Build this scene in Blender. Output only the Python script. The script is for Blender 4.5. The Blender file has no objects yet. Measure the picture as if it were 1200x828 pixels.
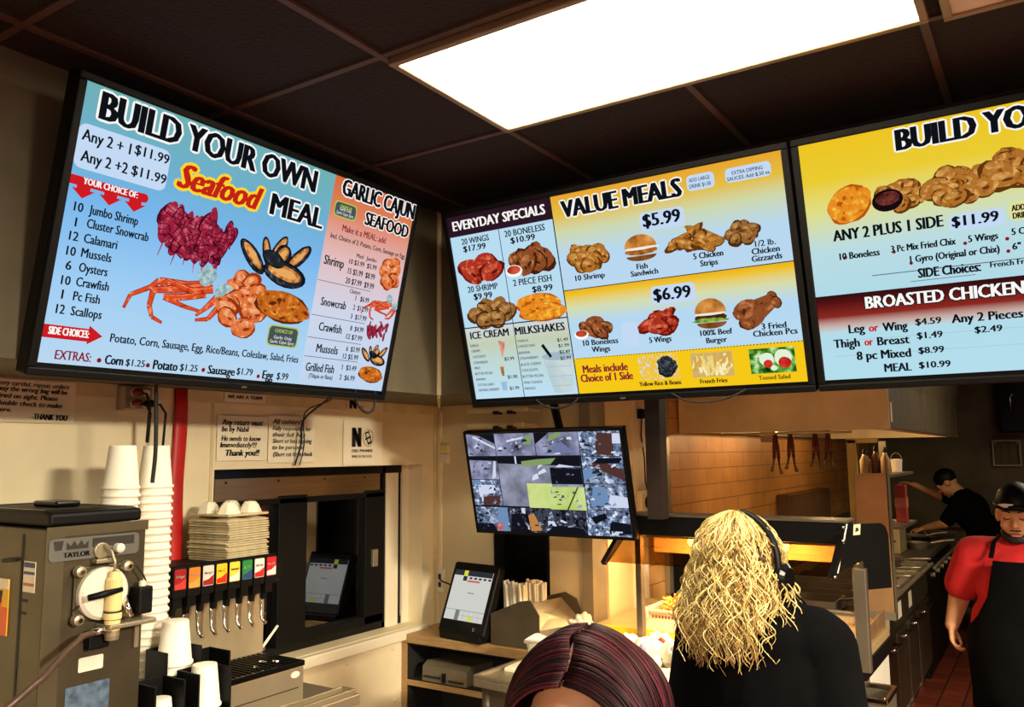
import bpy, math, random
from mathutils import Vector, Matrix
C = bpy.context.scene.collection
SC = bpy.context.scene
PI = math.pi
# ---------------------------------------------------------------- camera, world, exposure, lights
cam = bpy.data.cameras.new('camera'); camo = bpy.data.objects.new('camera', cam); C.objects.link(camo)
cam.sensor_width = 36; cam.lens = 968.99/1200*36; cam.clip_start = .02; cam.clip_end = 100
camo.matrix_world = Matrix(((.83719, .07382, .54190, 2.185), (.54682, -.09529, -.83181, -2.779), (-.00977, .99271, -.12014, 1.75), (0, 0, 0, 1)))
SC.camera = camo
w = bpy.data.worlds.new('world'); SC.world = w; w.use_nodes = True
w.node_tree.nodes['Background'].inputs[0].default_value = (1, .9, .75, 1)
w.node_tree.nodes['Background'].inputs[1].default_value = .2
vs = SC.view_settings; vs.view_transform = 'Standard'; vs.look = 'None'; vs.gamma = 1; vs.use_curve_mapping = False; vs.exposure = 0.0
LAMP_COL = (1, .89, .68)
def area(name, loc, sx, sy, power, rot=(0, 0, 0), col=LAMP_COL):
    l = bpy.data.lights.new(name, 'AREA'); l.shape = 'RECTANGLE'; l.size = sx; l.size_y = sy; l.energy = power; l.color = col
    o = bpy.data.objects.new(name, l); C.objects.link(o); o.location = loc; o.rotation_euler = rot; return o
def point(name, loc, power, r=.03, col=(1, .62, .25)):
    l = bpy.data.lights.new(name, 'POINT'); l.energy = power; l.shadow_soft_size = r; l.color = col
    o = bpy.data.objects.new(name, l); C.objects.link(o); o.location = loc; return o
PANEL = 22.0                                             # radiance of the lit ceiling panel
area('dining_fill_light', (5.2, -1.9, 2.78), 1.2, .6, 1100)    # unseen ceiling lamps, added to fill the room and kitchen with light
area('entry_fill_light', (3.4, -5.6, 2.78), 1.2, .6, 330)
area('kitchen_fill_light', (3.0, 3.2, 2.78), 1.2, .6, 42)
# ---------------------------------------------------------------- helpers
def lin(c): return tuple(((v/255)/12.92 if v/255 <= .04045 else ((v/255+.055)/1.055)**2.4) for v in c)
def nodes(name):
    m = bpy.data.materials.new(name); m.use_nodes = True; nt = m.node_tree; nt.nodes.clear(); return m, nt, nt.nodes.new('ShaderNodeOutputMaterial')
MC = {}
def mat(name, rgb, rough=.5, metal=0, var=.15, scale=8, bump=0, bscale=40, stretch=None, spec=.5):
    """procedural surface: base colour varied by noise, optional bump"""
    if name in MC: return MC[name]
    m, nt, out = nodes(name); N, L = nt.nodes, nt.links
    b = N.new('ShaderNodeBsdfPrincipled'); L.new(b.outputs[0], out.inputs[0])
    tc = N.new('ShaderNodeTexCoord'); vec = tc.outputs['Object']
    if stretch:
        mp = N.new('ShaderNodeMapping'); mp.inputs['Scale'].default_value = stretch; L.new(vec, mp.inputs[0]); vec = mp.outputs[0]
    nz = N.new('ShaderNodeTexNoise'); nz.inputs['Scale'].default_value = scale; nz.inputs['Detail'].default_value = 5; L.new(vec, nz.inputs['Vector'])
    r = N.new('ShaderNodeValToRGB'); l = lin(rgb)
    r.color_ramp.elements[0].position = .3; r.color_ramp.elements[1].position = .7
    r.color_ramp.elements[0].color = (*[v*(1-var) for v in l], 1); r.color_ramp.elements[1].color = (*[min(1, v*(1+var)) for v in l], 1)
    L.new(nz.outputs['Fac'], r.inputs[0]); L.new(r.outputs[0], b.inputs['Base Color'])
    b.inputs['Roughness'].default_value = rough; b.inputs['Metallic'].default_value = metal; b.inputs['Specular IOR Level'].default_value = spec
    if bump:
        n2 = N.new('ShaderNodeTexNoise'); n2.inputs['Scale'].default_value = bscale; n2.inputs['Detail'].default_value = 3; L.new(vec, n2.inputs['Vector'])
        bp = N.new('ShaderNodeBump'); bp.inputs['Strength'].default_value = bump; bp.inputs['Distance'].default_value = .01
        L.new(n2.outputs['Fac'], bp.inputs['Height']); L.new(bp.outputs[0], b.inputs['Normal'])
    MC[name] = m; return m
def emat(name, rgb, strength=1.0):
    if name in MC: return MC[name]
    m, nt, out = nodes(name); e = nt.nodes.new('ShaderNodeEmission'); nt.links.new(e.outputs[0], out.inputs[0])
    e.inputs[0].default_value = (*lin(rgb), 1); e.inputs[1].default_value = strength; MC[name] = m; return m
def enoise(name, cols, scale=30, detail=4):
    """picture shown on a lit screen: colours mixed by noise"""
    if name in MC: return MC[name]
    m, nt, out = nodes(name); N, L = nt.nodes, nt.links
    e = N.new('ShaderNodeEmission'); L.new(e.outputs[0], out.inputs[0])
    tc = N.new('ShaderNodeTexCoord'); nz = N.new('ShaderNodeTexNoise'); nz.inputs['Scale'].default_value = scale; nz.inputs['Detail'].default_value = detail
    L.new(tc.outputs['Object'], nz.inputs['Vector']); r = N.new('ShaderNodeValToRGB'); cr = r.color_ramp
    while len(cr.elements) < len(cols): cr.elements.new(.5)
    for i, c in enumerate(cols):
        cr.elements[i].position = .32+.36*i/max(1, len(cols)-1); cr.elements[i].color = (*lin(c), 1)
    L.new(nz.outputs['Fac'], r.inputs[0]); L.new(r.outputs[0], e.inputs[0]); MC[name] = m; return m
def eclutter(name, cols, scale=40):
    """small busy camera picture shown on a screen: distorted cells of mixed colours"""
    m, nt, out = nodes(name); N, L = nt.nodes, nt.links; e = N.new('ShaderNodeEmission'); L.new(e.outputs[0], out.inputs[0])
    tc = N.new('ShaderNodeTexCoord'); nz = N.new('ShaderNodeTexNoise'); nz.inputs['Scale'].default_value = 30; nz.inputs['Detail'].default_value = 4; L.new(tc.outputs['Object'], nz.inputs['Vector'])
    mx = N.new('ShaderNodeMix'); mx.data_type = 'VECTOR'; mx.inputs[0].default_value = .05; L.new(tc.outputs['Object'], mx.inputs[4]); L.new(nz.outputs['Color'], mx.inputs[5])
    vo = N.new('ShaderNodeTexVoronoi'); vo.inputs['Scale'].default_value = scale; L.new(mx.outputs[1], vo.inputs['Vector']); sp = N.new('ShaderNodeSeparateXYZ'); L.new(vo.outputs['Color'], sp.inputs[0])
    ad = N.new('ShaderNodeMath'); ad.operation = 'MULTIPLY_ADD'; ad.inputs[1].default_value = .45; L.new(sp.outputs[0], ad.inputs[0]); L.new(nz.outputs['Fac'], ad.inputs[2])
    mr = N.new('ShaderNodeMapRange'); mr.inputs[1].default_value = .4; mr.inputs[2].default_value = 1.05; L.new(ad.outputs[0], mr.inputs[0])
    r = N.new('ShaderNodeValToRGB'); cr = r.color_ramp
    while len(cr.elements) < len(cols): cr.elements.new(.5)
    for i, c in enumerate(cols): cr.elements[i].position = i/(len(cols)-1); cr.elements[i].color = (*lin(c), 1)
    L.new(mr.outputs[0], r.inputs[0]); L.new(r.outputs[0], e.inputs[0]); return m
def egrad(name, stops, h):
    """screen background graded along the height of the display (object y)"""
    m, nt, out = nodes(name); N, L = nt.nodes, nt.links
    e = N.new('ShaderNodeEmission'); L.new(e.outputs[0], out.inputs[0])
    tc = N.new('ShaderNodeTexCoord'); sp = N.new('ShaderNodeSeparateXYZ'); L.new(tc.outputs['Object'], sp.inputs[0])
    mr = N.new('ShaderNodeMapRange'); mr.inputs[1].default_value = -h/2; mr.inputs[2].default_value = h/2; L.new(sp.outputs[1], mr.inputs[0])
    r = N.new('ShaderNodeValToRGB'); cr = r.color_ramp
    while len(cr.elements) < len(stops): cr.elements.new(.5)
    for i, (p, c) in enumerate(stops): cr.elements[i].position = p; cr.elements[i].color = (*lin(c), 1)
    L.new(mr.outputs[0], r.inputs[0]); L.new(r.outputs[0], e.inputs[0]); return m
def brickmat(name, c1, c2, cm, bw, bh, mortar, axes, rough=.6, off=.5, bump=.3, var=.5):
    m, nt, out = nodes(name); N, L = nt.nodes, nt.links
    b = N.new('ShaderNodeBsdfPrincipled'); L.new(b.outputs[0], out.inputs[0]); b.inputs['Roughness'].default_value = rough
    tc = N.new('ShaderNodeTexCoord'); sp = N.new('ShaderNodeSeparateXYZ'); mp = N.new('ShaderNodeCombineXYZ'); L.new(tc.outputs['Object'], sp.inputs[0])
    for i_, a_ in enumerate(axes): L.new(sp.outputs['xyz'.index(a_)], mp.inputs[i_])
    k = N.new('ShaderNodeTexBrick'); L.new(mp.outputs[0], k.inputs[0]); k.offset = off
    k.inputs['Color1'].default_value = (*lin(c1), 1); k.inputs['Color2'].default_value = (*lin(c2), 1); k.inputs['Mortar'].default_value = (*lin(cm), 1)
    k.inputs['Scale'].default_value = 1; k.inputs['Brick Width'].default_value = bw; k.inputs['Row Height'].default_value = bh; k.inputs['Mortar Size'].default_value = mortar
    nz = N.new('ShaderNodeTexNoise'); nz.inputs['Scale'].default_value = 3; nz.inputs['Detail'].default_value = 8; L.new(tc.outputs['Object'], nz.inputs[0])
    mx = N.new('ShaderNodeMix'); mx.data_type = 'RGBA'; mx.blend_type = 'MULTIPLY'; mx.inputs[0].default_value = var
    r = N.new('ShaderNodeValToRGB'); r.color_ramp.elements[0].position = .3; r.color_ramp.elements[0].color = (.35, .3, .25, 1); r.color_ramp.elements[1].position = .65
    L.new(nz.outputs['Fac'], r.inputs[0]); L.new(k.outputs['Color'], mx.inputs[6]); L.new(r.outputs[0], mx.inputs[7]); L.new(mx.outputs[2], b.inputs['Base Color'])
    bp = N.new('ShaderNodeBump'); bp.inputs['Strength'].default_value = bump; bp.inputs['Distance'].default_value = .004; bp.invert = True
    L.new(k.outputs['Fac'], bp.inputs['Height']); L.new(bp.outputs[0], b.inputs['Normal']); return m
def glassmat(name, refl, rgb=(230, 230, 230), rough=.02):
    m, nt, out = nodes(name); N, L = nt.nodes, nt.links
    t = N.new('ShaderNodeBsdfTransparent'); t.inputs[0].default_value = (*lin(rgb), 1); g = N.new('ShaderNodeBsdfGlossy'); g.inputs['Roughness'].default_value = rough
    nz = N.new('ShaderNodeTexNoise'); nz.inputs['Scale'].default_value = 6; mr = N.new('ShaderNodeMapRange')
    mr.inputs[3].default_value = refl*.8; mr.inputs[4].default_value = refl*1.2; L.new(nz.outputs['Fac'], mr.inputs[0])
    x = N.new('ShaderNodeMixShader'); L.new(mr.outputs[0], x.inputs[0]); L.new(t.outputs[0], x.inputs[1]); L.new(g.outputs[0], x.inputs[2]); L.new(x.outputs[0], out.inputs[0]); return m

class G:
    """collects shapes; built as one mesh object"""
    def __init__(s): s.v = []; s.f = []; s.m = []; s.cm = 0
    def add(s, vs_, fs):
        n = len(s.v); s.v += [tuple(p) for p in vs_]; s.f += [tuple(i+n for i in f) for f in fs]; s.m += [s.cm]*len(fs); return s
    def mi(s, i): s.cm = i; return s
    def box(s, x0, x1, y0, y1, z0, z1, M=None):
        p = [Vector((x, y, z)) for z in (z0, z1) for y in (y0, y1) for x in (x0, x1)]
        if M: p = [M @ q for q in p]
        return s.add(p, [(0, 2, 3, 1), (4, 5, 7, 6), (0, 1, 5, 4), (2, 6, 7, 3), (0, 4, 6, 2), (1, 3, 7, 5)])
    def tube(s, pts, r, n=8, flat=1.0, cap=True):
        pts = [Vector(p) for p in pts]; k = len(pts); rs = r if isinstance(r, (list, tuple)) else [r]*k; V = []; F = []; u = None
        for i, p in enumerate(pts):
            t = (pts[min(i+1, k-1)]-pts[max(i-1, 0)]).normalized()
            if u is None: u = t.cross(Vector((0, 0, 1)) if abs(t.z) < .9 else Vector((1, 0, 0))).normalized()
            else: u = (u-t*u.dot(t)).normalized()
            b = t.cross(u)
            for j in range(n):
                a = 2*PI*j/n; V.append(p+u*math.cos(a)*rs[i]+b*math.sin(a)*rs[i]*flat)
        for i in range(k-1):
            for j in range(n): F.append((i*n+j, i*n+(j+1) % n, (i+1)*n+(j+1) % n, (i+1)*n+j))
        if cap: F.append(tuple(range(n-1, -1, -1))); F.append(tuple((k-1)*n+j for j in range(n)))
        return s.add(V, F)
    def lathe(s, prof, n=24, o=(0, 0, 0), M=None):
        V = []; F = []; o = Vector(o)
        for r, z in prof:
            for j in range(n):
                a = 2*PI*j/n; p = Vector((r*math.cos(a), r*math.sin(a), z)); V.append(o+(M @ p if M else p))
        for i in range(len(prof)-1):
            for j in range(n): F.append((i*n+j, i*n+(j+1) % n, (i+1)*n+(j+1) % n, (i+1)*n+j))
        F.append(tuple(range(n-1, -1, -1))); F.append(tuple((len(prof)-1)*n+j for j in range(n)))
        return s.add(V, F)
    def ell(s, c, r, n=16, k=10, M=None):
        V = []; F = []; c = Vector(c)
        for i in range(k+1):
            t = PI*i/k
            for j in range(n):
                a = 2*PI*j/n; p = Vector((r[0]*math.sin(t)*math.cos(a), r[1]*math.sin(t)*math.sin(a), r[2]*math.cos(t))); V.append(c+(M @ p if M else p))
        for i in range(k):
            for j in range(n): F.append((i*n+j, (i+1)*n+j, (i+1)*n+(j+1) % n, i*n+(j+1) % n))
        return s.add(V, F)
    def cap(s, a, b, ra, rb, n=12):
        a, b = Vector(a), Vector(b); s.ell(a, (ra,)*3, n, 8); s.ell(b, (rb,)*3, n, 8)
        if (b-a).length > 1e-4: s.tube([a, b], [ra, rb], n)
        return s
    def prism(s, poly, t, M=None):
        n = len(poly); V = [Vector((x, y, z)) for z in (0, t) for x, y in poly]
        if M: V = [M @ q for q in V]
        return s.add(V, [tuple(range(n-1, -1, -1)), tuple(range(n, 2*n))]+[(i, (i+1) % n, (i+1) % n+n, i+n) for i in range(n)])
    def poly(s, pts): return s.add(pts, [tuple(range(len(pts)))])
    def frame(s, x0, x1, y0, y1, wd, z0, z1):
        s.box(x0, x1, y0, y0+wd, z0, z1); s.box(x0, x1, y1-wd, y1, z0, z1); s.box(x0, x0+wd, y0+wd, y1-wd, z0, z1); return s.box(x1-wd, x1, y0+wd, y1-wd, z0, z1)
def chainM(o):
    M = Matrix.Identity(4)
    while o: M = o.matrix_basis @ M; o = o.parent
    return M
def obj(name, g, m, parent=None, world=True, bevel=0, smooth=False):
    """one mesh object; with a parent the shape is given in world space unless world=False"""
    V = g.v
    if parent and world:
        I = chainM(parent).inverted(); V = [I @ Vector(p) for p in V]
    me = bpy.data.meshes.new(name); me.from_pydata([tuple(p) for p in V], [], g.f)
    for x in (m if isinstance(m, (list, tuple)) else [m]): me.materials.append(x)
    if isinstance(m, (list, tuple)): me.polygons.foreach_set('material_index', g.m)
    if smooth: me.polygons.foreach_set('use_smooth', [True]*len(me.polygons))
    me.update(); o = bpy.data.objects.new(name, me); C.objects.link(o)
    if parent: o.parent = parent
    if bevel:
        b = o.modifiers.new('bevel', 'BEVEL'); b.width = bevel; b.segments = 2; b.limit_method = 'ANGLE'; b.angle_limit = .7
    return o
def tag(o, label, cat, group=None, kind=None):
    o['label'] = label; o['category'] = cat
    if group: o['group'] = group
    if kind: o['kind'] = kind
    return o
def thing(name, label, cat, loc=(0, 0, 0), rz=0, group=None):
    o = bpy.data.objects.new(name, None); C.objects.link(o); o.location = loc; o.rotation_euler = (0, 0, rz); o.empty_display_size = .05
    return tag(o, label, cat, group)
def struct(name, g, m, label=None, **k):
    o = obj(name, g, m, **k)
    if not k.get('parent'):
        o['kind'] = 'structure'; o['category'] = name.split('_')[0]
        if label: o['label'] = label
    return o
def dup(o, parent=None):
    c = o.copy(); C.objects.link(c)
    if parent: c.parent = parent
    for ch in list(o.children): dup(ch, c)
    return c
def fuse(name, g, m, vox=.009, it=6, parent=None, world=False, fac=.5):
    """closed overlapping shapes fused into one continuous surface"""
    me = bpy.data.meshes.new('t'); me.from_pydata(g.v, [], g.f); o = bpy.data.objects.new('t', me); C.objects.link(o)
    r = o.modifiers.new('r', 'REMESH'); r.mode = 'VOXEL'; r.voxel_size = vox
    s = o.modifiers.new('s', 'SMOOTH'); s.iterations = it; s.factor = fac
    dg = bpy.context.evaluated_depsgraph_get(); e = bpy.data.meshes.new_from_object(o.evaluated_get(dg)); bpy.data.objects.remove(o)
    e.name = name; e.materials.clear(); e.materials.append(m); e.polygons.foreach_set('use_smooth', [True]*len(e.polygons))
    if parent and world: e.transform(chainM(parent).inverted())
    o = bpy.data.objects.new(name, e); C.objects.link(o)
    if parent: o.parent = parent
    return o
# lettering: text curves turned into plain meshes, fitted to a width and a cap height
def glyphs(text, bold=0.0, shear=0.0):
    cu = bpy.data.curves.new('t', 'FONT'); cu.body = text; cu.size = 1; cu.offset = bold; cu.shear = shear; cu.resolution_u = 2
    o = bpy.data.objects.new('t', cu); C.objects.link(o); dg = bpy.context.evaluated_depsgraph_get()
    me = bpy.data.meshes.new_from_object(o.evaluated_get(dg)); bpy.data.objects.remove(o)
    V = [tuple(v.co) for v in me.vertices]; F = [tuple(p.vertices) for p in me.polygons]; bpy.data.meshes.remove(me); bpy.data.curves.remove(cu); return V, F
CAPH = max(v[1] for v in glyphs('H')[0])
GL = {}
def put_text(g, text, x, y, wd, cap, z, bold=0.0, shear=0.0, M=None, outline=None, rot=0.0):
    """letters fitted to width wd and cap height; bold and outline thicken them by that many cap heights"""
    k = (text, shear)
    if k not in GL: GL[k] = glyphs(text, 0, shear)
    V, F = GL[k]
    if not V: return
    x0 = min(v[0] for v in V); x1 = max(v[0] for v in V); sy = cap/CAPH; sx_ = (wd-2*bold*cap)/(x1-x0) if wd else sy
    c, s_ = math.cos(rot), math.sin(rot)
    def stamp(dx, dy, zz):
        P_ = []
        for v in V:
            a = bold*cap+(v[0]-x0)*sx_+dx; b = v[1]*sy+dy; p = Vector((x+a*c-b*s_, y+a*s_+b*c, zz)); P_.append(M @ p if M else p)
        g.add(P_, F)
    if outline:
        im, ow, dz = outline; keep = g.cm; g.mi(im); o = ow*cap
        for i in range(10): stamp((o+bold*cap)*math.cos(i*PI/5), o*math.sin(i*PI/5), z-dz)
        g.mi(keep)
    if bold:
        for d in (-1, -.33, .33, 1): stamp(d*bold*cap, 0, z)
    else: stamp(0, 0, z)
# shared materials
M_ = lambda *a, **k: mat(*a, **k)
BLACK = M_('black_plastic', (9, 8, 8), .5, bump=.05, spec=.18)
BLACKG = M_('black_gloss_plastic', (8, 8, 8), .2, spec=.3)
RUBBER = M_('black_rubber', (16, 15, 14), .7)
STEEL = M_('brushed_steel', (172, 160, 134), .38, .7, .1, 5, .04, 60, (40, 1, 1))
STEELD = M_('dull_steel', (118, 108, 92), .45, .7, .2, 5, .05, 30)
CHROME = M_('chrome', (215, 210, 200), .14, 1, .03)
WHITEP = M_('white_plastic', (222, 214, 196), .4, var=.04)
FOAM = M_('white_foam', (240, 232, 214), .75, var=.03, bump=.06, bscale=200)
PAPER = M_('white_paper', (238, 226, 196), .85, var=.05, scale=6)
WHITE = M_('off_white_paint', (226, 214, 186), .5, var=.06, scale=3)
INK = M_('black_ink', (22, 20, 20), .7)
WOOD = M_('tan_laminate', (168, 132, 84), .5, var=.2, scale=14, stretch=(1, 9, 9))
SHADEIN = M_('interior_shade', (22, 18, 14), .8)

# lettering of the three menu screens: text | left, baseline, width, cap height (screen heights) | ink | style
TXT1 = """BUILD YOUR OWN|0.056 0.885 1.033 0.098|k|o
MEAL|0.856 0.733 0.312 0.092|k|o
Seafood|0.398 0.732 0.413 0.095|r|s
Any 2 + 1|0.012 0.795 0.184 0.040|k|
$11.99|0.210 0.803 0.143 0.036|k|
Any 2 +2|0.020 0.722 0.177 0.040|k|
$11.99|0.211 0.726 0.144 0.036|k|
YOUR CHOICE OF:|0.044 0.646 0.210 0.023|w|b
10|0.028 0.546 0.034 0.032|k|
Jumbo Shrimp|0.083 0.547 0.190 0.033|k|
1|0.041 0.492 0.012 0.032|k|
Cluster Snowcrab|0.083 0.497 0.243 0.033|k|
12|0.029 0.442 0.034 0.032|k|
Calamari|0.082 0.443 0.127 0.033|k|
10|0.029 0.388 0.034 0.032|k|
Mussels|0.082 0.391 0.114 0.033|k|
6|0.035 0.337 0.016 0.032|k|
Oysters|0.083 0.338 0.108 0.033|k|
10|0.029 0.283 0.034 0.032|k|
Crawfish|0.082 0.285 0.124 0.033|k|
1|0.039 0.232 0.012 0.033|k|
Pc Fish|0.081 0.233 0.100 0.033|k|
12|0.029 0.179 0.032 0.033|k|
Scallops|0.082 0.179 0.116 0.033|k|
SIDE CHOICES:|0.016 0.104 0.148 0.027|w|b
Potato, Corn, Sausage, Egg, Rice/Beans, Coleslaw, Salad, Fries|0.245 0.100 0.924 0.032|k|
EXTRAS:|0.054 0.017 0.133 0.033|m|
Corn|0.239 0.015 0.075 0.035|k|b
$1.25|0.323 0.016 0.081 0.026|k|
Potato|0.438 0.012 0.111 0.037|k|b
$1.25|0.558 0.016 0.084 0.028|k|
Sausage|0.690 0.013 0.139 0.036|k|b
$1.79|0.836 0.021 0.087 0.029|k|
Egg|0.977 0.012 0.063 0.038|k|b
$.99|1.059 0.015 0.068 0.031|k|
GARLIC CAJUN|1.247 0.920 0.531 0.077|k|o
SEAFOOD|1.429 0.817 0.330 0.064|k|o
Make it a MEAL: add|1.293 0.754 0.306 0.031|m|
Incl. Choice of 2: Potato, Corn, Sausage or Egg|1.228 0.708 0.533 0.023|k|
Shrimp|1.215 0.580 0.131 0.043|k|
Med   Jumbo|1.418 0.649 0.144 0.020|k|
10 $3.99  $5.99|1.375 0.611 0.196 0.024|k|
15 $5.99  $8.99|1.378 0.562 0.193 0.028|k|
20 $7.99  $9.99|1.374 0.514 0.202 0.028|k|
Clusters|1.416 0.472 0.074 0.020|k|
Snowcrab|1.242 0.386 0.167 0.039|k|
1   $6.99|1.462 0.441 0.097 0.025|k|
2  $12.99|1.457 0.394 0.108 0.025|k|
3  $17.99|1.451 0.348 0.113 0.025|k|
Crawfish|1.257 0.266 0.152 0.040|k|
8  $4.99|1.463 0.289 0.095 0.025|k|
12 $7.99|1.446 0.246 0.113 0.025|k|
Mussels|1.266 0.162 0.143 0.040|k|
6  $3.99|1.461 0.186 0.096 0.025|k|
12 $5.99|1.448 0.147 0.107 0.025|k|
Grilled Fish|1.221 0.068 0.185 0.040|k|
(Tilapia or Basa)|1.249 0.037 0.155 0.020|k|
1  $3.49|1.455 0.092 0.101 0.025|k|
2  $6.99|1.450 0.041 0.107 0.025|k|"""
TXT2 = """EVERYDAY SPECIALS|0.031 0.924 0.580 0.049|w|b
20 WINGS|0.074 0.845 0.178 0.031|k|
$17.99|0.077 0.805 0.148 0.031|k|b
20 BONELESS|0.350 0.845 0.244 0.032|k|
$10.99|0.380 0.807 0.150 0.030|k|b
20 SHRIMP|0.064 0.587 0.196 0.032|k|
$9.99|0.095 0.545 0.122 0.032|k|b
2 PIECE FISH|0.357 0.588 0.232 0.033|k|
$8.99|0.465 0.543 0.123 0.030|k|b
ICE CREAM|0.031 0.334 0.252 0.039|k|b
MILKSHAKES|0.322 0.333 0.301 0.040|k|b
VANILLA|0.020 0.291 0.057 0.014|n|
CARAMEL|0.023 0.261 0.060 0.014|n|
CHOCOLATE|0.026 0.229 0.086 0.014|n|
STRAWBERRY|0.025 0.196 0.097 0.014|n|
MINT|0.025 0.166 0.040 0.014|n|
BUTTER PECAN|0.025 0.135 0.114 0.014|n|
BANANA|0.025 0.104 0.063 0.014|n|
COTTON CANDY|0.028 0.072 0.111 0.014|n|
ORANGE SHERBERT|0.028 0.043 0.140 0.014|n|
$2.99|0.229 0.202 0.063 0.018|k|b
$1.00|0.232 0.104 0.062 0.018|k|b
$1.99|0.234 0.042 0.060 0.018|k|b
VANILLA|0.327 0.293 0.069 0.013|n|
CHEESECAKE|0.324 0.264 0.109 0.013|n|
BANANA|0.326 0.229 0.069 0.014|n|
STRAWBERRY|0.325 0.199 0.118 0.014|n|
BLACK CHERRY|0.326 0.166 0.127 0.014|n|
CHOCOLATE|0.326 0.135 0.101 0.014|n|
BUTTER PECAN|0.326 0.102 0.127 0.014|n|
PINA COLADA|0.329 0.069 0.113 0.014|n|
MANGO|0.329 0.037 0.066 0.014|n|
$1.49|0.567 0.277 0.064 0.017|k|b
$1.99|0.569 0.247 0.063 0.017|k|b
$2.49|0.570 0.214 0.062 0.018|k|b
$2.99|0.570 0.181 0.062 0.018|k|b
VALUE MEALS|0.698 0.887 0.630 0.082|k|ob
ADD LARGE|1.365 0.939 0.098 0.017|n|
DRINK $1.00|1.364 0.912 0.100 0.017|n|
EXTRA DIPPING|1.562 0.936 0.135 0.016|n|
SAUCES: Add $.50 ea|1.538 0.912 0.186 0.016|k|
$5.99|1.117 0.776 0.188 0.058|k|b
10 Shrimp|0.722 0.570 0.164 0.027|k|b
Fish|1.056 0.585 0.057 0.026|k|b
Sandwich|1.021 0.554 0.141 0.026|k|b
5 Chicken|1.339 0.594 0.141 0.027|k|b
Strips|1.367 0.558 0.084 0.027|k|b
1/2 lb.|1.624 0.611 0.090 0.026|k|
Chicken|1.605 0.579 0.123 0.026|k|b
Gizzards|1.601 0.547 0.134 0.026|k|b
$6.99|1.120 0.426 0.187 0.056|k|b
10 Boneless|0.712 0.243 0.195 0.028|k|b
Wings|0.755 0.207 0.103 0.028|k|b
5 Wings|1.068 0.229 0.114 0.027|k|b
100% Beef|1.324 0.240 0.152 0.026|k|b
Burger|1.348 0.204 0.099 0.026|k|b
3 Fried|1.608 0.245 0.109 0.027|k|b
Chicken Pcs|1.566 0.215 0.195 0.027|k|b
Meals include|0.688 0.105 0.250 0.039|m|b
Choice of 1 Side|0.669 0.059 0.290 0.039|m|b
Yellow Rice & Beans|0.985 0.021 0.216 0.021|k|b
French Fries|1.293 0.018 0.131 0.020|k|b
Tossed Salad|1.567 0.019 0.140 0.019|k|b"""
TXT3 = """BUILD YOUR OWN MEAL|0.368 0.905 1.167 0.081|k|ob
ANY 2 PLUS 1 SIDE|0.097 0.586 0.412 0.045|k|b
$11.99|0.536 0.578 0.159 0.039|k|b
ADD LARGE|0.737 0.606 0.109 0.022|k|b
DRINK $1.00|0.739 0.577 0.115 0.022|k|b
10 Boneless|0.114 0.506 0.156 0.028|k|b
3 Pc Mix Fried Chix|0.312 0.510 0.233 0.027|k|b
5 Wings|0.586 0.511 0.101 0.026|k|b
5 Chicken Strips|0.730 0.517 0.198 0.025|k|b
1 Gyro (Original or Chix)|0.377 0.460 0.311 0.027|k|b
6" Hoagie|0.728 0.462 0.140 0.025|k|b
SIDE Choices:|0.400 0.396 0.221 0.037|k|b
French Fries, Coleslaw, Rice|0.651 0.405 0.330 0.021|k|b
BROASTED CHICKEN|0.193 0.293 0.564 0.049|w|ob
Leg|0.117 0.196 0.065 0.036|k|b
or|0.196 0.196 0.038 0.032|r|b
Wing|0.249 0.193 0.095 0.035|k|b
$4.59|0.372 0.207 0.095 0.026|k|b
Any 2 Pieces|0.502 0.203 0.243 0.034|k|b
Thigh|0.051 0.138 0.105 0.036|k|b
or|0.173 0.139 0.035 0.032|r|b
Breast|0.223 0.136 0.123 0.035|k|b
$1.49|0.373 0.151 0.094 0.026|k|b
$2.49|0.578 0.157 0.095 0.025|k|b
8 pc Mixed|0.137 0.080 0.209 0.036|k|b
$8.99|0.373 0.090 0.094 0.026|k|b
MEAL|0.239 0.023 0.104 0.034|k|b
$10.99|0.369 0.030 0.116 0.026|k|b"""

# ================================================================ THE SETTING
XL, YB, XK = -.513, .653, .38                           # left wall, back wall, kitchen tile wall
ZS = 2.0                                                # underside of the soffits
FLOORM = brickmat('red_quarry_tile', (120, 48, 26), (96, 36, 20), (50, 24, 16), .152, .152, .006, 'xy', .45, 0)
struct('floor', G().box(-3, 6, -8, 10, -.1, 0), FLOORM, 'dark red quarry tile floor of the kitchen aisle')
CEILM = mat('dark_ceiling_tile', (34, 26, 22), .95, var=.35, scale=60, bump=.5, bscale=90)
ceil = struct('ceiling', G().box(-3, 6, -8, 10, 2.8, 2.9), CEILM, 'dark textured drop ceiling with tile grid')
g = G()
for k in range(-9, 16): g.box(-3, 6, -1.235+.61*k, -1.215+.61*k, 2.792, 2.8)
for k in range(-6, 9): g.box(.76+.61*k, .78+.61*k, -8, 10, 2.791, 2.8)
obj('ceiling_grid', g, mat('brown_tee_bar', (80, 60, 46), .6, var=.2), ceil)
SOFM = mat('taupe_soffit_paint', (98, 90, 69), .75, var=.2, scale=4)
IVORY = mat('ivory_wall_panel', (232, 216, 178), .55, var=.07, scale=5, bump=.08, bscale=120)
BEIGE = mat('beige_wall_paint', (214, 196, 156), .7, var=.1, scale=4, bump=.05, bscale=90)
struct('trim_1', G().box(XL-.2, 0, -6, YB+.1, ZS, 2.8), SOFM, 'taupe soffit above the left wall')
struct('trim_2', G().box(0, XK, 0, YB+.1, ZS, 2.8).box(XK, 5, 0, .35, ZS, 2.8), SOFM, 'taupe soffit above the back counter')
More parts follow.
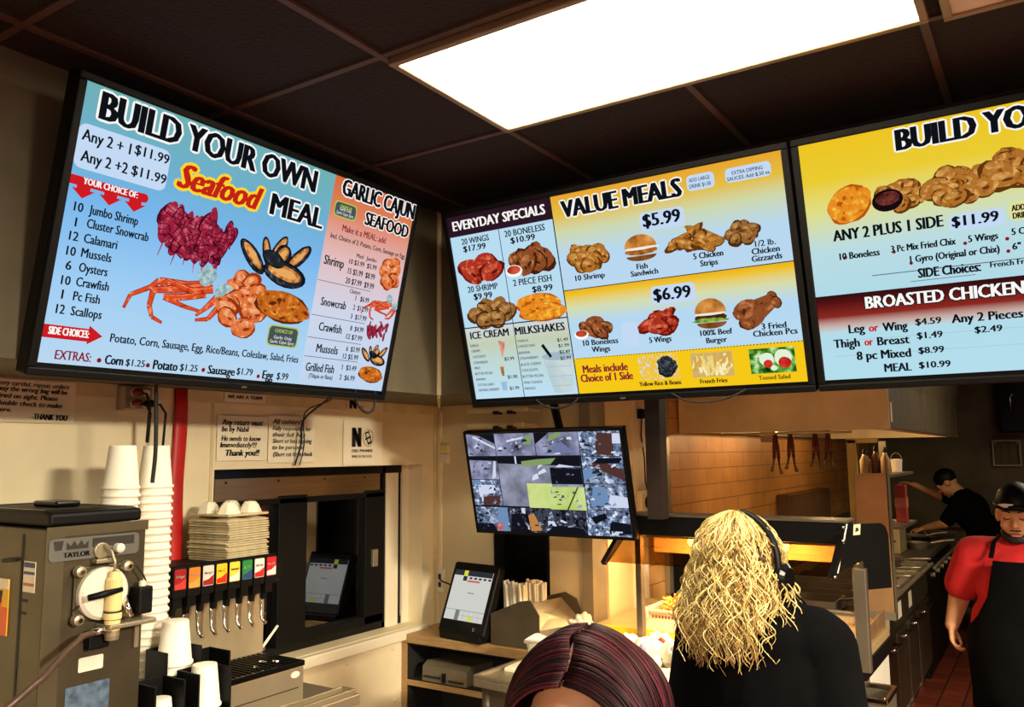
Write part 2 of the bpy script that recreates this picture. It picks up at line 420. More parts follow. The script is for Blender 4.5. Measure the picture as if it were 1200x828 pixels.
struct('trim_3', G().tube([(.006, -.006, 2.8), (.006, -.006, 2.0)], .011, 8).tube([(-.0, -.0, 1.995), (XL+.01, YB-.01, 1.995)], .008, 6), BEIGE, 'corner bead where the two soffits meet')
# left wall with the drive-through window opening
wy0, wy1, wz0, wz1 = -.73, .52, .92, 1.70
wl = struct('wall_left', G().box(XL-.2, XL, -6, wy0, 0, ZS).box(XL-.2, XL, wy1, YB+.1, 0, ZS).box(XL-.2, XL, wy0, wy1, wz1, ZS).box(XL-.2, XL, wy0, wy1, 0, wz0), IVORY, 'ivory left wall around the drive through window')
g = G()                                                 # joint strips of the wall panels
g.box(XL, XL+.004, -6, YB, 1.955, ZS); g.box(XL, XL+.004, YB-.045, YB-.02, .9, 1.955); g.box(XL, XL+.003, -.752, -.74, .95, 1.955)
obj('panel_strip', g, mat('panel_strip', (214, 196, 152), .5), wl)
g = G()
for y, z in ((-.3, .83), (.0, .835), (.3, .84), (-.3, .6), (.0, .6), (.32, .6)): g.ell((XL+.002, y, z), (.005, .009, .009), 8, 6)
obj('panel_rivet', g, WHITEP, wl, smooth=True)
wb = struct('wall_back', G().box(XL-.2, -.165, YB, YB+.12, 0, ZS).box(.15, XK, YB, YB+.12, 0, ZS).box(-.165, .15, YB, YB+.12, 0, .9).box(-.165, .15, YB, YB+.12, 1.62, ZS), BEIGE, 'beige back wall behind the security monitor')
struct('trim_4', G().box(.328, XK+.004, YB-.012, YB+.125, 0, ZS), mat('grey_corner_guard', (150, 136, 112), .5, .3), 'grey corner guard at the end of the back wall')
wn2 = struct('window_2', G().box(-.165, .15, YB+.07, YB+.09, .9, 1.62), mat('black_glass_panel', (6, 6, 6), .25), 'narrow black panel in the back wall under the security monitor')
obj('window_frame', G().box(-.165, -.15, YB-.004, YB+.07, .9, 1.62).box(.135, .15, YB-.004, YB+.07, .9, 1.62), BLACK, wn2)
TILE = brickmat('buff_wall_tile', (222, 164, 92), (214, 156, 86), (150, 104, 58), .29, .097, .003, 'yz', .4, .5)
struct('wall_kitchen', G().box(XK-.12, XK, YB+.12, 7.6, 0, 2.8), TILE, 'buff tiled kitchen wall under the hood')
struct('wall_far', G().box(-1, 6, 7.5, 7.7, 0, 2.8), mat('dark_far_wall', (92, 84, 62), .8, var=.3, scale=3), 'dark wall at the far end of the kitchen')
struct('wall_right', G().box(4.6, 4.8, .35, 7.6, 0, 2.8), mat('dim_side_wall', (110, 96, 72), .8, var=.2), 'dim kitchen wall out to the right')
struct('trim_5', G().box(XK, XK+.03, 1.05, 1.2, .95, 2.75), WHITE, 'white vertical board on the tiled kitchen wall')
struct('trim_6', G().box(XK+.002, XK+.03, 1.47, 1.52, 1.0, 2.7), STEEL, 'slim steel edging strip beside the white board')
struct('trim_7', G().box(.875, .935, .16, .22, 1.5, ZS), mat('dark_brown_post', (36, 22, 14), .5), 'dark brown post of the pass through frame')
struct('trim_8', G().box(XK, XK+.012, YB+.13, 1.05, .9, 2.78), mat('enamel_board', (226, 206, 160), .45, var=.05), 'smooth cream board on the kitchen wall beside the pass through')
# window 1: recessed sliding window
wn = struct('window_1', G().box(-.66, -.61, wy0, wy1, wz1-.04, wz1).box(-.66, -.61, wy0, wy1, wz0, wz0+.035).box(-.66, -.61, wy0, wy0+.05, wz0, wz1).box(-.66, -.61, .33, .35, wz0, wz1).box(-.66, -.615, .44, .47, wz0, wz1), BLACKG, 'drive through window with black frame and sliding sash')
obj('window_frame', G().box(-.65, -.605, wy0+.03, wy0+.075, 1.38, wz1-.04).box(-.655, -.6, -.33, -.17, wz0+.03, 1.58).box(-.655, -.6, .2, .33, wz0+.03, 1.58).box(-.655, -.6, -.66, .33, 1.545, 1.57).box(-.655, -.6, -.17, .33, wz0+.035, wz0+.075), BLACK, wn, bevel=.003)
obj('window_jamb', G().box(-.66, -.604, .35, .44, wz0, wz1-.04).box(-.66, -.604, .47, wy1, wz0, wz1), WHITE, wn)
hd = obj('header_plate', G().box(-.645, -.61, -.655, .31, 1.57, 1.66), mat('brushed_aluminium', (176, 150, 118), .3, 1, .12, 3, stretch=(1, 1, 30)), wn)
g = G()
for y in (-.6, -.33, -.06, .2): g.ell((-.609, y, 1.645), (.004, .006, .006), 8, 6)
obj('screw', g, INK, hd)
obj('window_pane', G().box(-.64, -.634, wy0+.05, -.2, wz0+.03, 1.57).box(-.632, -.626, -.2, .24, wz0+.03, 1.57), glassmat('window_glass', .3, (60, 58, 54)), wn)
obj('latch', G().box(-.6, -.585, .24, .275, 1.22, 1.3), STEEL, wn, bevel=.002)
obj('window_sill', G().box(-.62, -.478, wy0-.03, wy1+.01, wz0-.05, wz0-.002), WHITE, wn, bevel=.006)
struct('ground_outside', G().box(-6, XL-.2, -6, 6, -.1, -.02), mat('night_asphalt', (30, 30, 34), .9), 'dark ground outside the window')
# ================================================================ CEILING LIGHTS
cl = thing('ceiling_light', 'large lit fluorescent ceiling panel glowing white over the counter', 'ceiling light', (1.39, -.92, 2.8))
obj('frame', G().frame(.775, 2.005, -1.205, -.635, .02, 2.776, 2.799), mat('panel_frame', (150, 128, 100), .4, .4), cl, bevel=.003)
obj('diffuser', G().box(.795, 1.985, -1.185, -.655, 2.782, 2.79), emat('lit_diffuser', (255, 240, 208), PANEL), cl)
cl = thing('ceiling_light', 'unlit pale ceiling panel at the top right beside the glowing one', 'ceiling light', (2.64, -.92, 2.8))
obj('frame', G().frame(2.035, 3.2, -1.205, -.615, .02, 2.776, 2.799), mat('panel_frame', (150, 128, 100), .4, .4), cl, bevel=.003)
obj('diffuser', G().box(2.055, 3.18, -1.185, -.635, 2.782, 2.79), mat('pale_lens', (214, 200, 176), .4), cl)
for lx, ly, lab in ((5.2, -1.9, 'unseen lit ceiling panel added over the dining side on the right'), (3.4, -5.6, 'unseen lit ceiling panel added near the entry behind the viewer'), (3.0, 3.2, 'unseen lit ceiling panel added over the kitchen aisle')):  # fixtures added where the unseen fill lamps hang
    cl = thing('ceiling_light', lab, 'ceiling light', (lx, ly, 2.8))
    obj('frame', G().frame(lx-.62, lx+.62, ly-.32, ly+.32, .02, 2.784, 2.799), mat('panel_frame', (150, 128, 100), .4, .4), cl, bevel=.003)
    obj('diffuser', G().box(lx-.6, lx+.6, ly-.3, ly+.3, 2.79, 2.797), emat('far_diffuser', (255, 236, 200), 4), cl)
# ================================================================ MENU SCREENS
SH = .717; AR = 1.778
COL = dict(k=(14, 18, 24), w=(250, 248, 244), r=(196, 34, 22), m=(140, 18, 40), n=(44, 52, 96), y=(250, 214, 40))
for k_ in COL: emat('screen_ink_'+k_, COL[k_])
CM = [MC['screen_ink_'+k_] for k_ in 'kwrmny']; CI = {k_: i for i, k_ in enumerate('kwrmny')}
def sx(u): return (u-AR/2)*SH
def sy(v): return (v-.5)*SH
def orient(o, c, ex, ey):
    ex = Vector(ex).normalized(); ey = Vector(ey); ey = (ey-ex*ey.dot(ex)).normalized(); n = ex.cross(ey)
    o.matrix_world = Matrix(((ex.x, ey.x, n.x, c[0]), (ex.y, ey.y, n.y, c[1]), (ex.z, ey.z, n.z, c[2]), (0, 0, 0, 1)))
    bpy.context.view_layer.update()
Q = lambda pts, z: [(sx(u), sy(v), z) for u, v in pts]
R4 = lambda u0, v0, u1, v1: [(u0, v0), (u1, v0), (u1, v1), (u0, v1)]
def rr(u0, v0, u1, v1, r=.02):
    P_ = []
    for cx, cy, a0 in ((u1-r, v1-r, 0), (u0+r, v1-r, 90), (u0+r, v0+r, 180), (u1-r, v0+r, 270)):
        for k in range(5): a = math.radians(a0+22.5*k); P_.append((cx+r*math.cos(a), cy+r*math.sin(a)))
    return P_
def menu(label, c, ex, ey, bg):
    t = thing('menu_board', label, 'menu screen', c, group='menu screens on the soffits'); orient(t, c, ex, ey)
    hw, hh, b = AR*SH/2, SH/2, .022
    obj('casing', G().box(-hw-b, hw+b, -hh-b-.012, hh+b, -.055, -.006).frame(-hw-b, hw+b, -hh-b-.012, hh+b, b, -.006, .006), BLACK, t, world=False, bevel=.004)
    obj('mounting_bracket', G().box(-.2, .2, -.08, .12, -.09, -.055).box(-.03, .03, -.02, .06, -.19, -.09), BLACK, t, world=False)
    obj('status_light', G().box(-.01, .01, -hh-b-.004, -hh-b+.002, .006, .0068), STEELD, t, world=False)
    s = obj('screen', G().box(-hw, hw, -hh, hh, -.006, 0), bg, t, world=False)
    return t, s
def letters(s, txt, z=.0042):
    for ln in txt.strip().split('\n'):
        t, n, c, st = ln.split('|'); u, v, wd, h = map(float, n.split()); g = G(); g.mi(CI[c]); ol = None
        if 's' in st: ol = (CI['y'], .13, .0004)
        elif 'o' in st: ol = (CI['k' if c == 'w' else 'w'], .09, .0004)
        bo = (.085 if h > .06 else .06) if 'b' in st else (.075 if 'o' in st or 's' in st else .035)
        if len(t) == 1: wd = 0
        if h < .02: bo *= .6
        put_text(g, t, sx(u), sy(v), wd*SH, h*SH, z, bo, .35 if 's' in st else 0, outline=ol)
        obj('price_lettering' if '$' in t else ('heading_lettering' if h > .055 else 'menu_lettering'), g, CM, s, world=False)
rnd = random.Random(4)
def blob(g, cx, cy, a, b, rot, z, n=16, j=.14, r=rnd):
    ph = [r.uniform(-j, j) for _ in range(n)]; ph = [(ph[i]+ph[(i+1) % n]+ph[i-1])/3*1.6 for i in range(n)]; c, s_ = math.cos(rot), math.sin(rot); P_ = []
    for i in range(n):
        t = 2*PI*i/n; x = a*math.cos(t)*(1+ph[i]); y = b*math.sin(t)*(1+ph[i]); P_.append((cx+x*c-y*s_, cy+x*s_+y*c))
    g.poly(Q(P_, z))
def stroke(g, pts, w0, w1, z):
    n = len(pts)
    for i in range(n-1):
        (x0, y0), (x1, y1) = pts[i], pts[i+1]; d = math.hypot(x1-x0, y1-y0) or 1; nx, ny = -(y1-y0)/d, (x1-x0)/d
        a = w0+(w1-w0)*i/(n-1); b = w0+(w1-w0)*(i+1)/(n-1)
        g.poly(Q([(x0+nx*a, y0+ny*a), (x0-nx*a, y0-ny*a), (x1-nx*b, y1-ny*b), (x1+nx*b, y1+ny*b)], z))
PAL = dict(fried=((74, 44, 20), (150, 100, 48), (206, 158, 92)), gold=((96, 52, 14), (176, 112, 42), (224, 172, 96)), wing=((96, 16, 12), (176, 52, 32), (226, 120, 86)),
  brown=((70, 30, 12), (142, 76, 38), (196, 128, 76)), red=((70, 10, 30), (160, 34, 62), (206, 96, 116)), shrimp=((150, 52, 18), (226, 116, 60), (250, 190, 140)),
  crab=((150, 36, 16), (222, 76, 36), (246, 150, 100)), fish=((90, 40, 8), (196, 100, 30), (232, 158, 60)), batter=((186, 84, 12), (232, 142, 34), (250, 196, 70)), mussel=((12, 14, 18), (34, 38, 46), (88, 96, 104)), orange=((150, 80, 20), (216, 140, 60), (246, 208, 140)))
def pm(p):
    d, m, l = PAL[p]; return [emat('food_dark_'+p, d), enoise('food_mid_'+p, (d, m, m, l), 46), enoise('food_light_'+p, (m, l), 60)]
def cluster(s, name, u, v, w_, h_, n, sz, p, asp=1.0, seed=1, z0=.001, swirl=True):
    r = random.Random(seed); g = G(); pts = []
    for k in range(n):
        for _ in range(30):
            a, q = r.uniform(0, 2*PI), math.sqrt(r.random()); x, y = u+(w_/2-sz*.8)*q*math.cos(a), v+(h_/2-sz*.7)*q*math.sin(a)
            if all(math.hypot(x-i, y-j) > sz*.95 for i, j in pts): break
        pts.append((x, y))
    pts.sort(key=lambda q: -q[1])
    for k, (x, y) in enumerate(pts):
        z = z0+.00007*k; ro = r.uniform(-.9, .9); a = sz*r.uniform(.85, 1.15)*asp; b = sz*r.uniform(.8, 1.05)/math.sqrt(asp)
        g.mi(0); blob(g, x, y-.004, a*1.1, b*1.12, ro, z, 14, .16, r); g.mi(1); blob(g, x, y, a, b, ro, z+.00002, 14, .2, r)
        g.mi(2); blob(g, x-.12*a, y+.3*b, a*.55, b*.35, ro, z+.00004, 9, .3, r)
        if swirl: g.mi(0); blob(g, x+.2*a, y-.2*b, a*.3, b*.16, ro, z+.00005, 8, .3, r)
    return obj(name, g, pm(p), s, world=False)
def panel(s, name, pts, m, z): return obj(name, G().poly(Q(pts, z)), m, s, world=False)
LTB = emat('screen_pale_blue', (196, 218, 244)); REDB = emat('screen_red', (206, 26, 34)); GRYB = emat('screen_slate', (70, 84, 88)); LIME = emat('screen_lime', (176, 196, 70))
def crab(s, name, u, v, k):
    g = G(); Z = .0016
    legs = [[(.46, .16), (.1, .09), (-.32, .08), (-.42, -.02), (-.68, -.16), (-.74, -.34)], [(.3, .1), (-.1, .0), (-.38, -.05), (-.4, -.26), (-.34, -.4), (-.18, -.46)],
            [(.4, .02), (.05, -.08), (-.22, -.12), (.1, -.2), (.4, -.24)], [(.6, .0), (.45, -.16), (.3, -.3)], [(.7, .0), (.62, -.16), (.5, -.32), (.3, -.36)], [(.5, .1), (.2, .02), (-.2, .1), (-.3, .02)]]
    for i, l in enumerate(legs):
        P_ = [(u+x*k, v+y*k) for x, y in l]; g.mi(0); stroke(g, P_, .062*k, .02*k, Z+i*.0001); g.mi(1); stroke(g, P_, .052*k, .012*k, Z+i*.0001+.00003)
        g.mi(2); stroke(g, [(x, y+.02*k) for x, y in P_[:3]], .014*k, .006*k, Z+i*.0001+.00005)
    g.mi(3)
    for x, y in ((.36, .26), (.66, .08)): blob(g, u+x*k, v+y*k, .15*k, .13*k, .3, Z+.001, 14, .2)
    return obj(name, g, pm('crab')+[enoise('crab_joint', ((110, 150, 160), (190, 214, 214)), 70)], s, world=False)
def mussels(s, name, u, v, k):
    g = G(); Z = .0018
    for i, (x, y, a, b, ro, op) in enumerate(((-.3, .1, .3, .1, 1.9, 1), (.0, .18, .34, .13, 1.1, 1), (.55, .12, .4, .14, .8, 2), (.12, .1, .22, .19, .9, 1), (-.62, -.08, .42, .15, -.75, 1), (.25, -.28, .56, .24, -.15, 1), (-.1, -.02, .3, .14, -.3, 0))):
        x, y, a, b = u+x*k, v+y*k, a*k, b*k; z = Z+i*.0002; g.mi(0); blob(g, x, y, a*1.05, b*1.1, ro, z, 18, .05); g.mi(1); blob(g, x, y, a*.96, b*.96, ro, z+.00004, 18, .05)
        if op: g.mi(3); blob(g, x, y+.02*k, a*.78, b*.62, ro, z+.00008, 16, .1); g.mi(4); blob(g, x+.05*a, y+.02*k, a*.5, b*.34, ro, z+.0001, 12, .2)
    return obj(name, g, pm('mussel')+[enoise('mussel_inner', ((120, 66, 24), (206, 130, 60), (236, 180, 110)), 50), emat('mussel_meat', (232, 168, 96))], s, world=False)
def crawfish(s, name, u, v, w_, h_, n, seed):
    g = G(); r = random.Random(seed)
    for k in range(n):
        x, y = u+r.uniform(-.38, .38)*w_, v+r.uniform(-.2, .28)*h_; a = r.uniform(.7, 2.5); L = r.uniform(.12, .2)*h_; W = L*r.uniform(.3, .42); z = .001+k*.00007; c, d = math.cos(a), math.sin(a)
        g.mi(0); blob(g, x, y, L*1.08, W*1.2, a, z, 14, .12, r); g.mi(1); blob(g, x, y, L, W, a, z+.00002, 14, .15, r); g.mi(2); blob(g, x-W*.3, y+W*.3, L*.5, W*.25, a, z+.00004, 9, .3, r)
        g.mi(0)
        for e_ in (-.5, -.1, .3): stroke(g, [(x+c*L*e_-d*W*.9, y+d*L*e_+c*W*.9), (x+c*L*(e_+.1)+d*W*.9, y+d*L*(e_+.1)-c*W*.9)], .006*h_, .006*h_, z+.00005)
        if k % 4 == 0: g.mi(1); blob(g, x+c*L*1.25, y+d*L*1.25, L*.35, W*.7, a, z+.00003, 10, .2, r); stroke(g, [(x, y), (x+r.uniform(-.08, .08)*w_, y-.3*h_)], .012*h_, .005*h_, z+.00003)
    return obj(name, g, pm('red'), s, world=False)
def fillet(s, name, u, v, w_, h_, p, z=.0014, ro=-.08):
    g = G(); r = random.Random(7); g.mi(0); blob(g, u, v, w_*.5, h_*.5, ro, z, 22, .1, r); g.mi(1); blob(g, u, v, w_*.48, h_*.46, ro, z+.00004, 22, .1, r)
    for k in range(9): g.mi(2 if k % 3 else 0); blob(g, u+r.uniform(-.34, .34)*w_, v+r.uniform(-.25, .25)*h_, w_*r.uniform(.03, .1), h_*r.uniform(.03, .08), r.uniform(-.5, .5), z+.00006+k*.00001, 9, .4, r)
    return obj(name, g, pm(p), s, world=False)
def burger(s, name, u, v, w_, h_, kind):
    g = G(); z = .0014; m = [enoise('bun', ((150, 84, 30), (206, 134, 58), (232, 172, 96)), 20), enoise('bun_shade', ((104, 56, 20), (150, 88, 36)), 30), enoise('patty', ((40, 22, 12), (84, 48, 26)), 60), enoise('lettuce', ((70, 120, 30), (170, 196, 80)), 60), enoise('crisp', ((130, 66, 18), (200, 128, 50)), 60), emat('sauce', (240, 236, 222))]
    top = [(u+w_*.5*math.cos(a), v+h_*.02+h_*.48*math.sin(a)) for a in [PI*i/12 for i in range(13)]]; bot = [(u+w_*.47*math.cos(a), v-h_*.3+h_*.2*math.sin(a)) for a in [PI+PI*i/12 for i in range(13)]]
    g.mi(1).poly(Q(bot, z)); g.mi(4 if kind == 'fish' else 2); blob(g, u, v-h_*.12, w_*.52, h_*.16, 0, z+.0001, 22, .1)
    g.mi(5 if kind == 'fish' else 3); blob(g, u, v-h_*(.22 if kind == 'beef' else .02), w_*.53, h_*.07, 0, z+.0002, 22, .3)
    if kind == 'beef': g.mi(5); blob(g, u, v, w_*.5, h_*.05, 0, z+.00025, 20, .2)
    g.mi(0).poly(Q(top, z+.0003)); return obj(name, g, m, s, world=False)
# ---- seafood screen
t, s = menu('seafood menu screen with blue background on the left soffit', (.142, -1.066, 2.339), (0, 1, 0), (.225, 0, .97), egrad('seafood_blue', ((0, (186, 216, 240)), (.3, (160, 206, 244)), (.6, (120, 182, 236)), (.78, (110, 176, 206)), (1, (112, 176, 180))), SH))
panel(s, 'side_column', R4(1.2, 0, AR, 1), egrad('column_blush', ((0, (190, 214, 238)), (.35, (206, 214, 234)), (.62, (226, 190, 190)), (.85, (222, 130, 92)), (1, (214, 106, 60))), SH), .0006)
panel(s, 'price_panel', rr(-.0, .697, .36, .855, .03), LTB, .0008)
g = G(); g.poly(Q(R4(0, .637, .28, .67), .0008)); g.poly(Q(rr(.26, .637, .3, .671, .016), .0008))
for u in (.053, .154, .251): g.poly(Q(R4(u-.025, .62, u+.025, .64), .0008)); g.poly(Q([(u-.042, .626), (u, .594), (u+.042, .626)], .0008))
obj('choice_banner', g, REDB, s, world=False)
obj('side_arrow', G().poly(Q(R4(0, .09, .165, .137), .0008)).poly(Q([(.163, .15), (.163, .08), (.218, .115)], .0008)), REDB, s, world=False)
for i, (a, b, c, d) in enumerate(((1.231, .82, 1.368, .884), (.977, .17, 1.142, .253))):
    q = panel(s, 'sauce_badge', rr(a-.006, b-.006, c+.006, d+.006), LIME, .0008); panel(q, 'badge_face', rr(a, b, c, d), GRYB, .001)
    g = G(); g.mi(0)
    put_text(g, 'CHOICE OF', sx(a+.03), sy(d-.026), (c-a-.06)*SH, .016*SH, .0014, .05); g.mi(1); put_text(g, 'Garlic Only', sx(a+.03), sy(b+.028), (c-a-.06)*SH, .014*SH, .0014); put_text(g, 'Garlic Cajun Spicy', sx(a+.012), sy(b+.008), (c-a-.024)*SH, .014*SH, .0014)
    obj('badge_lettering', g, [LIME, CM[1]], q, world=False)
g = G()
for v in (.501, .335, .228, .137): g.poly(Q(R4(1.204, v-.0015, 1.563, v+.0015), .0014))
for u, v in ((.221, .026), (.42, .024), (.673, .026), (.96, .02)): g.mi(1); blob(g, u, v, .009, .009, 0, .0014, 12, 0)
obj('rule_line', g, [emat('screen_rule', (90, 100, 120)), CM[3]], s, world=False)
crawfish(s, 'crawfish_picture', .529, .55, .42, .28, 75, 3); mussels(s, 'mussel_picture', .949, .55, .215); crab(s, 'crab_picture', .5, .335, .3)
cluster(s, 'shrimp_picture', .806, .324, .27, .27, 13, .044, 'shrimp', 1.2, 5, .0022); fillet(s, 'fish_picture', 1.022, .346, .336, .143, 'fish', .0034)
cluster(s, 'shrimp_picture', 1.681, .61, .18, .16, 9, .036, 'shrimp', 1.2, 8, .001); crab(s, 'crab_picture', 1.65, .44, .17); crawfish(s, 'crawfish_picture', 1.662, .305, .2, .13, 26, 9); mussels(s, 'mussel_picture', 1.673, .188, .105); fillet(s, 'fish_picture', 1.669, .083, .19, .085, 'fish', .0014)
letters(s, TXT1, .0052)
# ---- value meals screen
t, s = menu('specials and value meals menu screen, middle of the three', (.915, -.208, 2.311), (1, 0, 0), (0, -.265, .964), emat('screen_sky', (184, 220, 240)))
panel(s, 'value_background', R4(.642, .53, AR, 1), egrad('value_sun', ((.53, (186, 216, 240)), (.7, (184, 216, 240)), (.82, (206, 216, 170)), (.9, (228, 190, 70)), (1, (232, 166, 44))), SH), .0006)
panel(s, 'value_background', R4(.642, .18, AR, .53), egrad('value_sun_low', ((.18, (186, 218, 240)), (.36, (180, 216, 242)), (.44, (214, 220, 170)), (.5, (238, 196, 50)), (.53, (236, 176, 24))), SH), .0006)
panel(s, 'side_band', R4(.646, 0, AR, .182), emat('screen_yellow', (246, 200, 24)), .0008)
panel(s, 'heading_band', R4(0, .892, .645, 1), emat('screen_plum', (44, 22, 36)), .0008)
panel(s, 'dessert_background', R4(0, 0, .64, .4), egrad('dessert_sage', ((0, (190, 224, 244)), (.2, (190, 216, 214)), (.3, (196, 206, 178)), (.38, (206, 214, 214)), (.4, (206, 214, 220))), SH), .0006)
g = G()
for a in (R4(.314, 0, .318, .894), R4(.641, 0, .647, 1), R4(0, .393, .642, .399), R4(.645, .527, AR, .531)): g.poly(Q(a, .0016))
for k in range(75): g.poly(Q(R4(.66+k*.015, .178, .667+k*.015, .182), .0016))
obj('rule_line', g, emat('screen_line', (26, 26, 36)), s, world=False)
for a in ((1.352, .9, 1.48, .97), (1.53, .904, 1.73, .967), (1.103, .756, 1.321, .843), (1.108, .408, 1.327, .494), (.93, .217, 1.015, .338)): panel(s, 'price_panel', rr(*a), LTB, .0012)
cluster(s, 'wing_picture', .18, .7, .27, .17, 8, .056, 'wing', 1.4, 11); cluster(s, 'chicken_picture', .49, .712, .28, .115, 7, .055, 'brown', 1.25, 12); cluster(s, 'shrimp_picture', .178, .46, .28, .15, 8, .05, 'fried', 1.2, 13)
fillet(s, 'fish_picture', .48, .485, .28, .11, 'batter', .001, 0); fillet(s, 'fish_picture', .5, .44, .3, .1, 'batter', .0016, 0)
def dip(u, v, a):
    g = G(); g.mi(0); blob(g, u, v, a, a*.6, 0, .003, 20, 0); g.mi(1); blob(g, u, v+.006, a*.8, a*.42, 0, .0031, 20, 0); obj('sauce_picture', g, [CM[1], enoise('dip_sauce', ((160, 40, 24), (214, 90, 60)), 30)], s, world=False)
dip(.372, .665, .052); cluster(s, 'shrimp_picture', .809, .681, .22, .155, 12, .036, 'gold', 1.1, 14); burger(s, 'sandwich_picture', 1.087, .685, .165, .125, 'fish')
cluster(s, 'chicken_picture', 1.35, .681, .21, .12, 9, .034, 'gold', 1.9, 15, swirl=False); cluster(s, 'gizzard_picture', 1.572, .686, .15, .12, 9, .03, 'fried', 1.2, 16)
cluster(s, 'chicken_picture', .81, .335, .2, .1, 7, .036, 'brown', 1.3, 17); dip(.71, .3, .04); cluster(s, 'wing_picture', 1.134, .325, .2, .11, 7, .038, 'wing', 1.4, 18); burger(s, 'burger_picture', 1.384, .34, .15, .14, 'beef')
g = G()
for x, y, ro, i in ((1.58, .35, .4, 0), (1.6, .31, .55, 1)):
    for mi_, k in ((0, 1.08), (1, 1)):
        g.mi(mi_); blob(g, x-.03, y-.01, .062*k, .042*k, ro, .001+i*.0004+mi_*.0001, 16, .12); c, d = math.cos(ro), math.sin(ro); stroke(g, [(x, y), (x+.09*c, y+.09*d)], .026*k, .014*k, .00105+i*.0004+mi_*.0001); blob(g, x+.095*c, y+.095*d, .02*k, .024*k, ro, .0011+i*.0004+mi_*.0001, 10, .2)
    g.mi(2); blob(g, x-.04, y+.006, .03, .012, ro, .0014+i*.0004, 9, .3)
obj('drumstick_picture', g, pm('brown'), s, world=False)
def photo(name, a, m):
    q = panel(s, name, R4(*a), m, .0012); return q
q = photo('rice_picture', (.995, .05, 1.196, .168), enoise('rice', ((210, 224, 232), (236, 190, 50), (246, 214, 90)), 60, 8)); cluster(q, 'bean_picture', 1.14, .112, .1, .1, 34, .012, 'mussel', 1.3, 21, .0014, False)
q = photo('fries_picture', (1.261, .047, 1.459, .161), emat('fries_back', (206, 178, 110))); g = G(); r = random.Random(3)
for k in range(26):
    u = 1.27+.18*r.random(); v = .06+.07*r.random(); a = r.uniform(.7, 2.0); g.mi(k % 3); L = .035; stroke(g, [(max(1.268, min(1.452, u-L*math.cos(a))), max(.052, v-L*math.sin(a))), (max(1.268, min(1.452, u+L*math.cos(a))), min(.156, v+L*math.sin(a)))], .007, .006, .0014+k*.00003)
obj('fry_strips', g, [emat('fry_a', (240, 214, 130)), emat('fry_b', (214, 168, 74)), emat('fry_c', (250, 236, 186))], q, world=False)
q = photo('salad_picture', (1.536, .047, 1.736, .16), enoise('salad_green', ((16, 40, 16), (40, 110, 30), (130, 190, 80), (220, 236, 220)), 36, 6)); g = G()
for u, v, a, i in ((1.61, .11, .034, 0), (1.685, .112, .04, 0), (1.615, .09, .02, 1), (1.69, .092, .028, 1), (1.64, .07, .014, 0), (1.7, .09, .01, 0)): g.mi(i); blob(g, u, v, a, a*.9, 0, .0014+i*.0002+a*.001, 16, .1)
obj('salad_topping', g, [emat('egg_slice', (226, 240, 214)), enoise('tomato', ((170, 20, 20), (226, 60, 44)), 40)], q, world=False)
g = G(); g.mi(0).poly(Q([(.205, .312), (.245, .3), (.235, .26), (.215, .215)], .001)); g.mi(2).poly(Q([(.185, .195), (.22, .19), (.212, .12), (.195, .12)], .001)); g.mi(1).poly(Q([(.18, .088), (.22, .088), (.213, .04), (.186, .04)], .001)); g.mi(3).poly(Q([(.19, .17), (.214, .17), (.21, .12), (.196, .12)], .0012))
obj('dessert_picture', g, [enoise('cone_pink', ((186, 90, 84), (226, 160, 130)), 30), emat('cup_blue', (150, 190, 216)), emat('cone_cream', (214, 206, 186)), enoise('cone_waffle', ((130, 90, 50), (176, 130, 80)), 40)], s, world=False)
g = G(); g.mi(0).poly(Q([(.46, .2), (.505, .011), (.616, .011), (.638, .2)], .001)); g.mi(1); blob(g, .549, .203, .09, .022, 0, .0012, 22, 0); g.mi(2); stroke(g, [(.472, .268), (.515, .2)], .009, .008, .0014)
g.mi(1)
for v in (.05, .1, .15): g.poly(Q([(.5-.16*v, v-.003), (.612+.1*v, v-.003), (.612+.1*v, v), (.5-.16*v, v)], .0012))
obj('milkshake_picture', g, [enoise('shake', ((176, 200, 206), (206, 220, 220)), 12), emat('shake_rim', (164, 184, 196)), CM[0]], s, world=False)
letters(s, TXT2)
# ---- build your own screen
t, s = menu('yellow build your own meal menu screen on the right, cut off by the edge', (2.242, -.208, 2.311), (1, 0, 0), (0, -.265, .964), egrad('build_sun', ((0, (180, 222, 236)), (.36, (176, 218, 232)), (.55, (186, 220, 226)), (.72, (224, 222, 130)), (.84, (234, 204, 50)), (1, (238, 196, 34))), SH))
panel(s, 'heading_band', R4(0, .2, AR, .362), egrad('brick_band', ((.2, (186, 222, 234)), (.235, (200, 170, 160)), (.27, (140, 40, 32)), (.33, (84, 18, 18)), (.362, (44, 14, 16))), SH), .0006)
panel(s, 'price_panel', rr(.527, .56, .713, .625), LTB, .0008); panel(s, 'drink_panel', rr(.73, .57, .9, .64), emat('screen_cream', (226, 224, 150)), .0008)
g = G()
for a in (R4(.23, .424, 1.3, .4275), R4(.37, .383, .6, .3855)): g.poly(Q(a, .0012))
for v in (.1, .165): g.mi(1).poly(Q(R4(.05, v, .9, v+.002), .0012))
for u, v in ((.137, .508), (.322, .505), (.575, .503), (.715, .5), (.38, .452), (.715, .453)): g.mi(2); blob(g, u, v+.006, .007, .007, 0, .0012, 10, 0)
obj('rule_line', g, [emat('screen_rule', (90, 100, 120)), emat('screen_hair', (160, 196, 210)), CM[3]], s, world=False)
fillet(s, 'fish_picture', .17, .729, .19, .15, 'batter', .001, .6); cluster(s, 'onion_ring_picture', .36, .735, .22, .12, 11, .03, 'gold', 1.1, 31, .0012)
